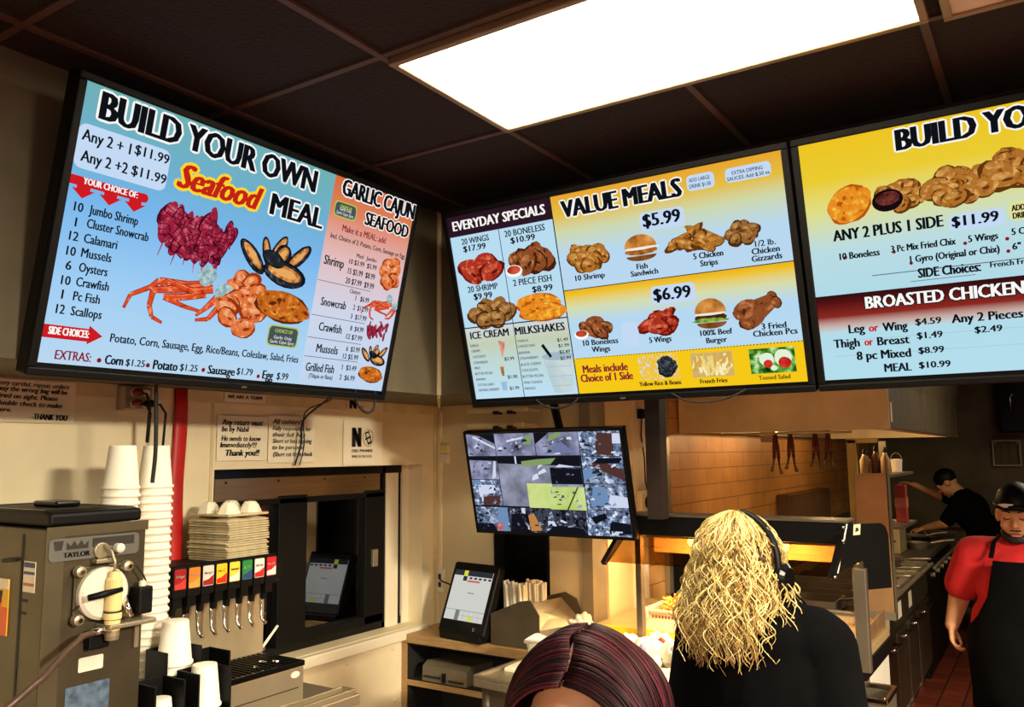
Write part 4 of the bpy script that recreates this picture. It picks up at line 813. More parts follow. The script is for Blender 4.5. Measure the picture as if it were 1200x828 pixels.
np_ = xplate('name_plate', rrect(-1.665, -1.425, 1.495, 1.55, .012), FX+.003, .003, NAMEP, t); g = G()
g.prism([(-1.655, 1.545), (-1.63, 1.545), (-1.634, 1.522), (-1.651, 1.522)], .001, Matrix.Translation((FX+.006, 0, 0)) @ MX()); g.prism([(-1.622, 1.522), (-1.622, 1.541), (-1.611, 1.53), (-1.603, 1.543), (-1.594, 1.53), (-1.585, 1.543), (-1.576, 1.53), (-1.566, 1.541), (-1.566, 1.522)], .001, Matrix.Translation((FX+.006, 0, 0)) @ MX()); g.box(FX+.006, FX+.007, -1.555, -1.44, 1.522, 1.545)
obj('emblem', g, mat('dark_plate', (48, 44, 40), .4), np_); g = G(); put_text(g, 'TAYLOR', -1.63, 1.503, .07, .012, FX+.0068, .1, 0, MX()); obj('lettering', g, INK, np_)
dp = obj('door_plate', G().prism(rrect(-1.6, -1.455, 1.34, 1.475, .01), .01, Matrix.Translation((FX, 0, 0)) @ MX()), PANELM, t, bevel=.003)
obj('dispensing_door', G().lathe([(.066, 0), (.066, .014), (.058, .022), (.03, .024)], 32, (FX+.01, -1.528, 1.405), Matrix.Rotation(PI/2, 3, 'Y')), WHITEP, dp, smooth=False)
for y, z in ((-1.592, 1.466), (-1.465, 1.466), (-1.592, 1.348), (-1.465, 1.35)):
    k_ = obj('door_knob', G().lathe([(.013, 0), (.015, .008), (.013, .02), (.007, .022)], 14, (FX+.008, y, z), Matrix.Rotation(PI/2, 3, 'Y')), STEEL, t, smooth=False); obj('knob_nut', G().lathe([(.006, 0), (.006, .006)], 6, (FX+.03, y, z), Matrix.Rotation(PI/2, 3, 'Y')), CHROME, k_)
sp_ = obj('spigot', G().lathe([(.015, 0), (.019, .004), (.019, .03), (.022, .032), (.022, .044), (.017, .05), (.02, .054), (.02, .13), (.015, .136), (.013, .15)], 20, (FX+.045, -1.515, 1.31)), mat('cream_plastic', (226, 204, 136), .4, var=.04), t, smooth=False)
obj('spigot_collar', G().lathe([(.016, 0), (.018, .01), (.018, .024), (.012, .026)], 18, (FX+.045, -1.515, 1.29)), STEEL, sp_); obj('spigot_ring', G().lathe([(.0215, 0), (.0215, .003)], 20, (FX+.045, -1.515, 1.358)).lathe([(.0205, 0), (.0205, .003)], 20, (FX+.045, -1.515, 1.34)), INK, sp_)
obj('draw_handle', G().tube([(FX+.065, -1.505, 1.415), (FX+.066, -1.55, 1.41), (FX+.06, -1.59, 1.405)], [.006, .009, .008], 10), BLACK, t, smooth=True)
obj('feed_tube', G().tube([(FX+.045, -1.515, 1.455), (FX+.045, -1.515, 1.485), (FX+.035, -1.52, 1.51), (FX+.012, -1.53, 1.525)], .004, 8), STEEL, t, smooth=True)
obj('tube_bracket', G().box(FX+.003, FX+.03, -1.555, -1.505, 1.482, 1.492).prism(rrect(-1.553, -1.512, 1.492, 1.532, .018), .012, Matrix.Translation((FX+.003, 0, 0)) @ MX()), STEEL, t, bevel=.002)
obj('front_knob', G().lathe([(.009, 0), (.012, .004), (.012, .022), (.006, .026)], 14, (FX+.006, -1.49, 1.515), Matrix.Rotation(PI/2, 3, 'Y')), WHITEP, t)
obj('syrup_wire', G().tube([(FX+.02, -1.465, 1.475), (FX+.03, -1.445, 1.465), (FX+.03, -1.425, 1.44), (FX+.03, -1.415, 1.42)], .0025, 6).tube([(FX+.01, -1.6, 1.37), (FX+.03, -1.58, 1.395), (FX+.03, -1.545, 1.44), (FX+.02, -1.51, 1.47)], .002, 6), INK, t)
cb = obj('cup_sensor_box', G().box(FX+.006, FX+.05, -1.445, -1.405, 1.34, 1.41), BLACK, t, bevel=.005); obj('box_fitting', G().lathe([(.009, 0), (.009, .012), (.005, .014)], 12, (FX+.03, -1.425, 1.41)), WHITEP, cb)
obj('drip_ledge', G().box(FX, FX+.07, -1.535, -1.405, 1.318, 1.33), STEEL, t, bevel=.003); obj('drip_post', G().box(FX+.002, FX+.012, -1.43, -1.418, 1.25, 1.318), STEEL, t)
obj('crank', G().tube([(FX+.02, -1.47, 1.385), (FX+.045, -1.475, 1.365), (FX+.05, -1.47, 1.34)], [.012, .008, .01], 10), CHROME, t, smooth=True)
obj('hose', G().tube([(FX+.05, -1.53, 1.315), (FX+.052, -1.56, 1.318), (FX+.06, -1.6, 1.315), (FX+.09, -1.66, 1.29), (FX+.14, -1.73, 1.26), (FX+.2, -1.85, 1.22)], .008, 10), mat('brown_hose', (74, 52, 40), .4), t, smooth=True); obj('hose_fitting', G().tube([(FX+.05, -1.52, 1.315), (FX+.052, -1.55, 1.318), (FX+.054, -1.572, 1.319)], [.011, .009, .008], 10), CHROME, t, smooth=True)
obj('outlet_block', G().box(FX+.002, FX+.03, -1.565, -1.51, 1.27, 1.316), BLACK, t, bevel=.004); obj('rating_label', G().prism(rrect(-1.575, -1.51, 1.215, 1.25, .004), .001, Matrix.Translation((FX+.0035, 0, 0)) @ MX()), WHITEP, t)
obj('splash_plate', G().prism(rrect(-1.625, -1.44, .95, 1.285, .03), .003, Matrix.Translation((FX, 0, 0)) @ MX()), PANELM, t); obj('decal', G().prism(rrect(-1.605, -1.49, 1.09, 1.185, .003), .001, Matrix.Translation((FX+.0035, 0, 0)) @ MX()), mat('blue_worn_decal', (74, 92, 112), .5, var=.6, scale=40), t)
obj('side_seam', G().box(-.02, -.012, Y0-.002, Y0, .95, 1.56), INK, t)
lb = obj('side_sticker', G().box(-.005, .05, Y0-.0015, Y0, 1.42, 1.495), PAPER, t); obj('sticker_bands', G().box(-.003, .048, Y0-.002, Y0-.0015, 1.48, 1.492).box(-.003, .048, Y0-.002, Y0-.0015, 1.463, 1.47), mat('blue_print', (60, 80, 130), .6), lb); obj('sticker_bands', G().box(-.003, .048, Y0-.002, Y0-.0015, 1.435, 1.442), mat('pink_print', (190, 120, 110), .6), lb)
ws = obj('warning_sign', G().box(-.22, -.07, Y0-.003, Y0, 1.305, 1.445), mat('yellow_sign', (232, 180, 40), .5, var=.05), t); obj('sign_panel', G().box(-.22, -.07, Y0-.004, Y0-.003, 1.305, 1.375).box(-.22, -.1, Y0-.004, Y0-.003, 1.375, 1.4), mat('orange_sign', (226, 92, 30), .5, var=.05), ws); obj('sign_header', G().box(-.22, -.07, Y0-.0045, Y0-.003, 1.42, 1.445), PAPER, ws); obj('sign_figure', G().box(-.2, -.1, Y0-.005, Y0-.004, 1.385, 1.415), INK, ws)
obj('side_latch', G().tube([(-.1, Y0-.006, 1.49), (-.03, Y0-.008, 1.497)], .005, 8), BLACK, t); obj('side_label', G().box(-.005, .02, Y0-.001, Y0, 1.395, 1.402).box(-.008, .015, Y0-.001, Y0, 1.365, 1.371), INK, t)
# foam cup stacks
cup_g = G().lathe([(.0365, .139), (.0395, .1385), (.0405, .136), (.0535, .012), (.0575, .010), (.0585, .006), (.0575, .001), (.053, 0), (.0525, .004), (.0392, .132)], 28)
cup0 = obj('foam_cup', cup_g, FOAM, smooth=True); used = [0]
def cup(x, y, z, label, group, s=1.0):
    c = cup0 if not used[0] else dup(cup0); used[0] = 1; c.location = (x, y, z); c.scale = (s, s, s); tag(c, label, 'foam cup', group); return c
for y, top, lab, grp in ((-1.35, 1.785, 'white foam cup nested in the left tall stack by the wall', 'cups in the left tall stack'), (-1.24, 1.785, 'white foam cup nested in the right tall stack beside the red strip', 'cups in the right tall stack')):
    n = 33; r = random.Random(9)
    for k in range(n):
        z = .926+k*(top-.128-.926)/(n-1); topc = k == n-1
        cup(-.12+r.uniform(-.001, .001), y+r.uniform(-.001, .001), z, ('topmost upside down cup of the '+('left' if y < -1.3 else 'right')+' tall stack') if topc else lab, grp, .92)
# cup organiser
t = thing('cup_organizer', 'stepped black cup organizer beside the drink machine', 'cup holder', (0, -1.25, .925)); g = G()
def bay(x0, x1, y0, y1, z1): return G().box(x0, x1, y0, y0+.006, .927, z1).box(x0, x1, y1-.006, y1, .927, z1).box(x0, x0+.006, y0+.006, y1-.006, .927, z1).box(x0+.006, x1, y0+.006, y1-.006, .93, .936)
for a in ((.045, .145, -1.392, -1.298, 1.145), (.05, .15, -1.262, -1.15, 1.15), (-.058, .042, -1.29, -1.172, 1.2), (-.06, .04, -1.168, -1.068, 1.165)): obj('bay', bay(*a), BLACK, t, bevel=.002)
cup(.098, -1.345, .998, 'upside down foam cup in the lowest left bay of the black organizer', 'cups in the organizer', .74); cup(.1, -1.206, 1.045, 'upside down foam cup in the front right bay of the black organizer', 'cups in the organizer', .84)
for k in range(2): cup(-.006, -1.231, 1.13+k*.022, 'upside down foam cup standing highest at the back of the black organizer' if k else 'foam cup just under the highest cup of the organizer', 'cups in the organizer', .9)
# soda fountain
t = thing('soda_fountain', 'soda fountain with a row of coloured flavour labels under the stacked carriers', 'soda dispenser', (-.25, -.96, .925))
obj('cabinet', G().box(-.5, -.2, -1.06, -.745, .927, 1.335), STEEL, t, bevel=.003); obj('backsplash', G().box(-.2, -.196, -1.06, -.745, 1.07, 1.335), mat('steel_splash', (186, 172, 140), .38, .6, .15, 6), t)
hdm = obj('header', G().prism([(-.48, 1.315), (-.12, 1.315), (-.098, 1.33), (-.098, 1.385), (-.13, 1.415), (-.2, 1.385), (-.48, 1.385)], .43, Matrix(((1, 0, 0, 0), (0, 0, -1, -.755), (0, 1, 0, 0), (0, 0, 0, 1)))), BLACK, t, bevel=.004)
LC = [((150, 24, 26), (196, 60, 50), 'Dr Pepper'), ((226, 120, 40), (240, 150, 70), 'Fanta'), ((206, 200, 186), (150, 30, 30), 'Barq\'s'), ((236, 190, 40), (206, 40, 30), 'Hi-C'), ((232, 200, 70), (236, 226, 200), 'Lemonade'), ((30, 130, 60), (40, 60, 120), 'Sprite'), ((226, 220, 206), (196, 30, 36), 'Diet Coke'), ((196, 26, 34), (232, 220, 210), 'Coca-Cola')]
for i, (c1, c2, s) in enumerate(LC):
    y = -1.162+i*.0505; M = Matrix.Translation((-.0955, y, 0)) @ MX(); n6 = 'flavor_%d' % i
    v = obj('valve', G().prism(rrect(-.023, .023, 1.322, 1.412, .006), .006, M).box(-.135, -.1, y-.015, y+.015, 1.29, 1.322), BLACK, t)
    l = obj('flavor_label', G().prism(rrect(-.02, .02, 1.346, 1.408, .004), .0012, Matrix.Translation((.006, 0, 0)) @ M), mat(n6+'_base', c1, .4, var=.05), v); g = G().prism([(-.019, 1.348), (.019, 1.348), (.019, 1.378), (0, 1.366), (-.019, 1.362)], .0006, Matrix.Translation((.0072, 0, 0)) @ M)
    obj('label_band', g, mat(n6+'_band', c2, .4, var=.05), l); g = G(); put_text(g, s, -.0155, 1.382, .031, .008, .0076, .06, .2, M); obj('label_lettering', g, mat(n6+'_text', (240, 234, 220) if sum(c1) < 420 else (150, 26, 26), .5), l)
    obj('nozzle', G().lathe([(.009, 0), (.011, .02), (.013, .03)], 12, (-.125, y, 1.265)), BLACK, v); obj('lever', G().tube([(-.14, y, 1.3), (-.138, y, 1.25), (-.132, y, 1.2), (-.115, y+.004, 1.185)], [.005, .005, .005, .006], 8), CHROME, v, smooth=True)
dt = obj('drip_tray', G().box(-.2, .022, -1.06, -.75, 1.052, 1.07), BLACKG, t, bevel=.003); g = G()
for k in range(14): g.box(-.18, .005, -1.045+k*.02, -1.037+k*.02, 1.07, 1.073)
obj('grille', g, BLACK, dt); obj('ice_bits', G().ell((-.06, -.86, 1.076), (.02, .008, .004), 8, 6).ell((-.03, -.83, 1.076), (.012, .01, .004), 8, 6).ell((-.02, -.92, 1.076), (.012, .006, .004), 8, 6), CHROME, dt)
bx = obj('base_box', G().box(-.2, .018, -1.06, -.752, .926, 1.052), STEEL, t, bevel=.003); obj('badge', G().lathe([(.019, 0), (.019, .002)], 20, (.018, -.79, 1.03), Matrix.Rotation(PI/2, 3, 'Y') @ Matrix.Diagonal((.55, 1, 1))), WHITEP, bx)
obj('seam', G().box(.018, .0192, -1.06, -.775, .985, .988), INK, bx)
tag(obj('drinking_straw', G().tube([(-.2, -.742, 1.085), (-.22, -.66, 1.14)], .005, 8), STR, smooth=True), 'loose white straw leaning at the right side of the soda fountain', 'straw')
# cardboard drink carriers stacked on the fountain
CARD = mat('moulded_pulp', (196, 178, 138), .9, var=.15, scale=30, bump=.4, bscale=70); g = G(); n = 20
def tray_pt(i, j, dz): x = -.1+.2*i/n; y = -.095+.19*j/n; e = min(i, n-i, j, n-j); return (x, y, dz+(.016*(math.sin(i/n*PI*2)**2)*(math.sin(j/n*PI*2)**2) if e > 0 else -.004))
V = [tray_pt(i, j, .004) for i in range(n+1) for j in range(n+1)]+[tray_pt(i, j, 0) for i in range(n+1) for j in range(n+1)]; F = []; m_ = (n+1)*(n+1)
for i in range(n):
    for j in range(n): a = i*(n+1)+j; F += [(a, a+n+1, a+n+2, a+1), (a+m_, a+1+m_, a+n+2+m_, a+n+1+m_)]
for i in range(n):
    a, b = i*(n+1), (i+1)*(n+1); F += [(a, a+m_, b+m_, b), (a+n, b+n, b+n+m_, a+n+m_)]; a, b = i, i+1; F += [(a, b, b+m_, a+m_), (a+n*(n+1), a+n*(n+1)+m_, b+n*(n+1)+m_, b+n*(n+1))]
g.add(V, F); c0 = obj('drink_carrier', g, CARD, smooth=False); r = random.Random(2)
for k in range(17):
    c = c0 if k == 0 else dup(c0); c.location = (-.35+r.uniform(-.003, .003), -.782+r.uniform(-.004, .004), 1.39+k*.0084); c.rotation_euler = (r.uniform(-.006, .006)+.0, .0, math.radians(4)+r.uniform(-.02, .02))
    tag(c, 'grey brown pulp drink carrier within the stack on the soda fountain' if k < 16 else 'topmost pulp drink carrier of the stack on the soda fountain', 'drink carrier', 'drink carriers on the soda fountain')
t = thing('drink_carrier', 'white cornered pulp carrier lying upside down on top of the carrier stack', 'drink carrier', (-.35, -.782, 1.544), math.radians(4)); g = G()
for x, y in ((-.05, -.05), (.05, -.05), (-.05, .05), (.05, .05)): g.lathe([(.044, 0), (.03, .03), (.02, .042), (.004, .044)], 7, (x, y, 0))
obj('cup_pocket', g, mat('pale_pulp', (236, 226, 200), .9, var=.06, bump=.3, bscale=60), t, world=False); obj('base_sheet', G().box(-.1, .1, -.095, .095, -.005, .004), CARD, t, world=False, bevel=.003)

# ================================================================ FOOD WARMER in the pass through
t = thing('food_warmer', 'pass through food warmer with black canopy, slanted glass and orange heat lamps', 'food warmer', (1.0, .6, 0)); WARMW = mat('warm_white_enamel', (236, 214, 160), .45, var=.06)
obj('canopy', G().box(.70, 1.555, .3, .42, 1.425, 1.5), BLACK, t, bevel=.004); obj('canopy_cap', G().box(.70, 1.56, .295, .43, 1.5, 1.508), STEELD, t)
obj('reflector', G().prism([(.6, 1.325), (.612, 1.325), (.612, 1.45), (.42, 1.46), (.42, 1.45), (.6, 1.44)], .84, Matrix(((0, 0, 1, .705), (1, 0, 0, 0), (0, 1, 0, 0), (0, 0, 0, 1)))), WARMW, t)
obj('heat_strip', G().box(.78, 1.5, .35, .39, 1.412, 1.424), mat('cream_plastic', (226, 204, 136), .4), t)
gp = obj('slanted_glass', G().prism([(.3, 1.425), (.303, 1.425), (.123, 1.337), (.12, 1.337)], .81, Matrix(((0, 0, 1, .715), (1, 0, 0, 0), (0, 1, 0, 0), (0, 0, 0, 1)))), glassmat('warmer_glass', .1, (216, 190, 150)), t)
for x in (.7, 1.53): obj('glass_arm', G().prism([(.29, 1.46), (.312, 1.46), (.312, 1.425), (.118, 1.325), (.105, 1.338)], .018, Matrix(((0, 0, 1, x), (1, 0, 0, 0), (0, 1, 0, 0), (0, 0, 0, 1)))), BLACK, t); 
g = G()
for p in ((1.549, .13, 1.338), (1.549, .28, 1.44), (1.549, .3, 1.485)): g.ell((p[0], p[1]-.012, p[2]), (.006, .006, .006), 10, 6)
obj('arm_screw', g, CHROME, t, smooth=True)
e1, e2 = Vector((1.52, .25, 0)), Vector((1.66, .5, 0)); d_ = (e2-e1).normalized(); nrm = Vector((d_.y, -d_.x, 0))
def ep(s, z, o): p = e1+d_*s+nrm*o; return (p.x, p.y, z)
PE = [(.01, 1.331), (.145, 1.367), (.145, 1.265), (.285, 1.262), (.283, 1.45), (.27, 1.478), (.25, 1.49), (.07, 1.494)]
obj('end_panel', G().add([ep(s, z, 0) for s, z in PE]+[ep(s, z, -.02) for s, z in PE], [tuple(range(8)), tuple(range(15, 7, -1))]+[(i, i+8, (i+1) % 8+8, (i+1) % 8) for i in range(8)]), BLACK, t); obj('edge_trim', G().tube([ep(.07, 1.495, .003), ep(.012, 1.333, .003)], .003, 6), STEEL, t)
sk = obj('panel_sticker', G().add([ep(s, z, .002) for s, z in ((.1, 1.455), (.135, 1.456), (.14, 1.492), (.105, 1.492))], [(0, 1, 2, 3)]), mat('cream_sticker', (226, 216, 170), .6), t); obj('sticker_mark', G().add([ep(s, z, .003) for s, z in ((.11, 1.465), (.13, 1.47), (.125, 1.482), (.114, 1.48))], [(0, 1, 2, 3)]), INK, sk)
for x in (.748, 1.565): obj('support_post', G().box(x, x+.025+.018*(x > 1), .31, .345, 1.0, 1.425-.08*(x > 1)), STEELD, t, bevel=.003)
obj('deck', G().box(.42, 1.535, .36, 1.15, .965, 1.0), mat('warm_deck_steel', (206, 178, 126), .4, .5, .12), t, bevel=.003); ex_ = obj('deck_extension', G().box(.5, 1.2, .37, .38, .985, 1.0), STEEL, t)
obj('cabinet', G().box(.44, 1.52, .52, 1.12, .05, .965), STEELD, t); obj('side_cover', G().box(1.52, 1.53, .75, 1.12, .45, .93), WHITEP, t); obj('black_band', G().box(1.52, 1.54, .45, 1.15, .905, .965), BLACK, t)
obj('front_shelf', G().box(.62, 1.22, .15, .36, .942, .952).box(.64, .66, .17, .35, .886, .942).box(1.18, 1.2, .17, .35, .886, .942), STEEL, t, bevel=.002)
FL = area('heat_strip_glow', (1.12, .37, 1.408), .75, .03, 8, (0, 0, 0), (1, .6, .28)); area('added_wall_glow', (.62, .8, 1.39), .2, .04, 3.5, (0, 0, 0), (1, .66, .3))  # second lamp is added to brighten the wall; no strip hangs there
gd = obj('end_guard', G().prism([(.4, 1.002), (1.14, 1.002), (1.14, 1.075), (.4, 1.05)], .006, Matrix(((0, 0, 1, 1.515), (1, 0, 0, 0), (0, 1, 0, 0), (0, 0, 0, 1)))), mat('scratched_steel', (176, 140, 96), .35, .6, .3, 10), t)
obj('back_upright', G().box(.405, .47, 1.52, 1.72, .7, 1.3), BLACK, t); obj('back_upright', G().box(.405, .5, 1.8, 1.86, .7, 1.32), WARMW, t); obj('back_rail', G().box(.42, 1.5, 1.12, 1.15, 1.0, 1.03), STEEL, t)
BULB = emat('lit_bulb', (255, 214, 130), 30)
for x in (.93, 1.3):
    lb_ = obj('heat_lamp', G().lathe([(.03, 1.424), (.034, 1.412), (.012, 1.405)], 16, (x, .5, 0)), CHROME, t); obj('bulb', G().ell((x, .46, 1.392), (.016, .016, .02), 14, 10), BULB, lb_, smooth=True); point('heat_lamp_glow', (x, .46, 1.365), 6.0, .03, (1, .58, .26))
ys = thing('price_strip', 'bright yellow price strip with dark print along the front of the warmer deck', 'sign', (.86, .33, 1.02)); obj('strip', G().prism([(.33, 1.0), (.336, 1.0), (.352, 1.052), (.346, 1.052)], .6, Matrix(((0, 0, 1, .56), (1, 0, 0, 0), (0, 1, 0, 0), (0, 0, 0, 1)))), mat('bright_yellow', (250, 196, 30), .5, var=.04), ys)
Mf = Matrix(((1, 0, 0, 0), (0, .3, -.95, .325), (0, .95, .3, 1.0), (0, 0, 0, 1))); g = G(); r = random.Random(4)
for k in range(16): x = .6+k*.034; g.prism([(x, .008), (x+.016, .008), (x+.02+r.uniform(-.004, .004), .014+r.random()*.01), (x+.004, .02)], .0008, Matrix.Translation((0, -.0015, 0)) @ Mf)
obj('print_marks', g, mat('brown_print', (110, 50, 30), .6), ys)
ps_ = thing('counter_sign', 'small white and red sign with black figure on the warmer glass edge', 'sign', (1.09, .115, 1.34)); obj('card', G().add([(1.035, .108, 1.33), (1.135, .108, 1.33), (1.145, .15, 1.378), (1.05, .15, 1.378), (1.035, .112, 1.328), (1.135, .112, 1.328), (1.145, .154, 1.376), (1.05, .154, 1.376)], [(0, 1, 2, 3), (7, 6, 5, 4), (0, 4, 5, 1), (1, 5, 6, 2), (2, 6, 7, 3), (3, 7, 4, 0)]), PAPER, ps_)
obj('red_edge', G().add([(1.034, .107, 1.329), (1.136, .107, 1.329), (1.137, .1125, 1.337), (1.037, .1125, 1.337)], [(0, 1, 2, 3)]), mat('sign_red', (206, 30, 24), .5), ps_); obj('figure', G().add([(1.07, .1195, 1.3475), (1.1, .1195, 1.3475), (1.13, .143, 1.372), (1.12, .147, 1.376), (1.085, .143, 1.372)], [(0, 1, 2, 3, 4)]), INK, ps_)
# fries and their pan
t = thing('fry_pan', 'white pan heaped with french fries under the heat lamp', 'pan', (.78, .66, 1.0)); obj('tub', G().frame(.665, .93, .57, .77, .008, 1.002, 1.085).box(.67, .925, .575, .765, 1.001, 1.01), WHITEP, t, bevel=.003); obj('rim', G().frame(.655, .94, .56, .78, .014, 1.08, 1.09), WHITEP, t, bevel=.002)
obj('handle', G().box(.645, .672, .548, .56, 1.01, 1.085).box(.645, .69, .542, .56, 1.055, 1.085), WHITEP, t, bevel=.004); g = G()
for k in range(16): g.box(.7+k*.0145, .708+k*.0145, .5685, .57, 1.055, 1.066)
obj('vent_slots', g, mat('brown_slot', (120, 70, 30), .6), t); r = random.Random(6); fm = mat('golden_fry', (240, 196, 84), .6, var=.15, scale=30); fg = G().box(-.0045, .0045, -.004, .004, -.04, .04); f0 = None
for k in range(70):
    f = obj('french_fry', fg, fm, bevel=.0015) if f0 is None else dup(f0); f0 = f0 or f; q = math.sqrt(r.random()); a = r.uniform(0, 2*PI); x, y = .8+.105*q*math.cos(a), .67+.075*q*math.sin(a)
    f.location = (x, y, 1.045+.085*(1-q*q)+r.uniform(-.012, .012)); f.rotation_euler = (r.uniform(.7, 2.2), r.uniform(-.5, .5), r.uniform(0, PI)); tag(f, 'golden french fry in the heap under the heat lamp', 'french fry', 'french fries in the white pan')
# wrapped food in front of the yellow strip
WR = mat('wrapper_paper', (226, 216, 190), .6, var=.12, scale=20, bump=.4, bscale=24); PR_ = [mat('wrapper_red', (176, 44, 30), .6), mat('wrapper_blue', (96, 104, 150), .6), mat('wrapper_mauve', (176, 166, 186), .6, var=.2)]
for i, (x, y, s, lab) in enumerate(((.73, .25, .055, 'white wrapped sandwich with red print at the left of the deck row'), (.83, .22, .06, 'plain white wrapped sandwich second in the deck row'), (.94, .25, .058, 'white wrapped sandwich with mauve print in the middle of the deck row'), (1.0, .21, .055, 'white wrapped sandwich with round blue emblem beside the black sleeve'), (.86, .29, .05, 'small white wrapped sandwich tucked behind the others at the yellow strip'))):
    t = thing('wrapped_sandwich', lab, 'sandwich', (x, y, .953)); z = .985+.012*(i == 4)
    o = crumple('wrapper', None, (x, y, z), (s*1.15, s, .06), WR, None, 20+i, .3, .9525); o.parent = t; o.matrix_parent_inverse = Matrix.Translation((-x, -y, -.953))
    cl_ = crumple('print_patch', None, (x+.004*i, y-s*.72, z+.03), (s*.34, .012, .022), PR_[(0, 2, 2, 1, 0)[i]], None, 40+i, .1); cl_.parent = t; cl_.matrix_parent_inverse = Matrix.Translation((-x, -y, -.953))
t = thing('waste_bin', 'slim open steel bin standing at the right end of the work table', 'bin', (1.65, .11, 0)); obj('body', G().frame(1.585, 1.7, .02, .2, .006, .02, .985).box(1.585, 1.7, .02, .2, 0, .02), STEELD, t); obj('rim', G().frame(1.58, 1.705, .015, .205, .012, .985, 1.0), CHROME, t, bevel=.002)
# ================================================================ KITCHEN
HOODM = mat('hood_steel', (226, 208, 166), .45, .2, .25, 3, .05, 14)
t = thing('exhaust_hood', 'big stainless exhaust hood over the fryers under the menu screens', 'hood', (.95, 3.4, 2.2))
obj('end_panel', G().box(XK+.01, 1.5, 1.72, 1.735, 1.855, 2.78), HOODM, t); obj('front_panel', G().prism([(1.5, 1.86), (1.5, 2.1), (1.62, 2.78), (1.6, 2.78), (1.485, 2.1), (1.485, 1.86)], 3.4, Matrix(((1, 0, 0, 0), (0, 0, 1, 1.735), (0, 1, 0, 0), (0, 0, 0, 1)))), mat('sooty_hood_steel', (84, 72, 50), .6, .2, .5, 5, .1, 12, (1, 8, .8)), t)
obj('inner_ceiling', G().box(XK+.01, 1.485, 1.735, 5.13, 2.02, 2.05), STEELD, t); obj('gutter', G().box(XK+.01, 1.49, 1.735, 1.79, 1.855, 1.872).box(1.42, 1.49, 1.79, 5.13, 1.855, 1.872), HOODM, t); obj('end_panel', G().box(XK+.01, 1.5, 5.13, 5.145, 1.855, 2.78), HOODM, t); obj('back_channel', G().box(XK+.01, XK+.1, 1.735, 5.13, 1.86, 2.02), STEELD, t)
g = G()
for k in range(6): g.box(.55, 1.35, 1.85+k*.54, 2.32+k*.54, 2.005, 2.02)
obj('grease_filters', g, STEELD, t); obj('corner_label', G().box(1.5, 1.503, 1.76, 1.8, 1.89, 1.99), PAPER, t); obj('drip_bracket', G().box(.8, .88, 1.9, 1.96, 1.8, 1.86), STEEL, t)
for y in (2.5, 4.1): hl = obj('hood_lamp', G().lathe([(.05, 2.005), (.045, 1.975), (.02, 1.96)], 14, (1.0, y, 0)), emat('hood_lamp_glow', (255, 200, 130), 6), t); point('hood_lamp_light', (1.0, y, 1.93), 16 if y < 3 else 9, .05, (1, .62, .28))
t = thing('tong_rail', 'steel rail for hanging tongs under the hood edge', 'rail', (1.0, 1.81, 1.85)); obj('bar', G().tube([(.6, 1.82, 1.845), (1.3, 1.82, 1.845)], .006, 8), STEEL, t, smooth=True)
obj('bracket', G().box(.6, .61, 1.815, 1.825, 1.845, 1.856).box(1.29, 1.3, 1.815, 1.825, 1.845, 1.856), STEEL, t)
TR = mat('dark_red_handle', (84, 22, 14), .45)
for i, (x, lab) in enumerate(((.905, 'first'), (.985, 'second'), (1.115, 'third'), (1.18, 'last'))):
    k = thing('tongs', lab+' from the left of the dark red tongs hanging under the hood', 'tongs', (x, 1.82, 1.84), .2*i, 'tongs hanging under the hood'); s = 1-.12*i*.5
    obj('handle', G().tube([(-.004, 0, 0), (-.009, 0, -.06), (-.012, 0, -.13*s)], [.008, .01, .009], 8).tube([(.004, 0, 0), (.009, 0, -.06), (.012, 0, -.13*s)], [.008, .01, .009], 8), TR, k, world=False, smooth=True)
    obj('claw', G().tube([(-.012, 0, -.13*s), (-.02, 0, -.17*s), (-.028, 0, -.2*s)], [.007, .006, .01], 8).tube([(.012, 0, -.13*s), (.016, 0, -.18*s), (.026, 0, -.215*s)], [.007, .006, .01], 8), STEELD, k, world=False, smooth=True)
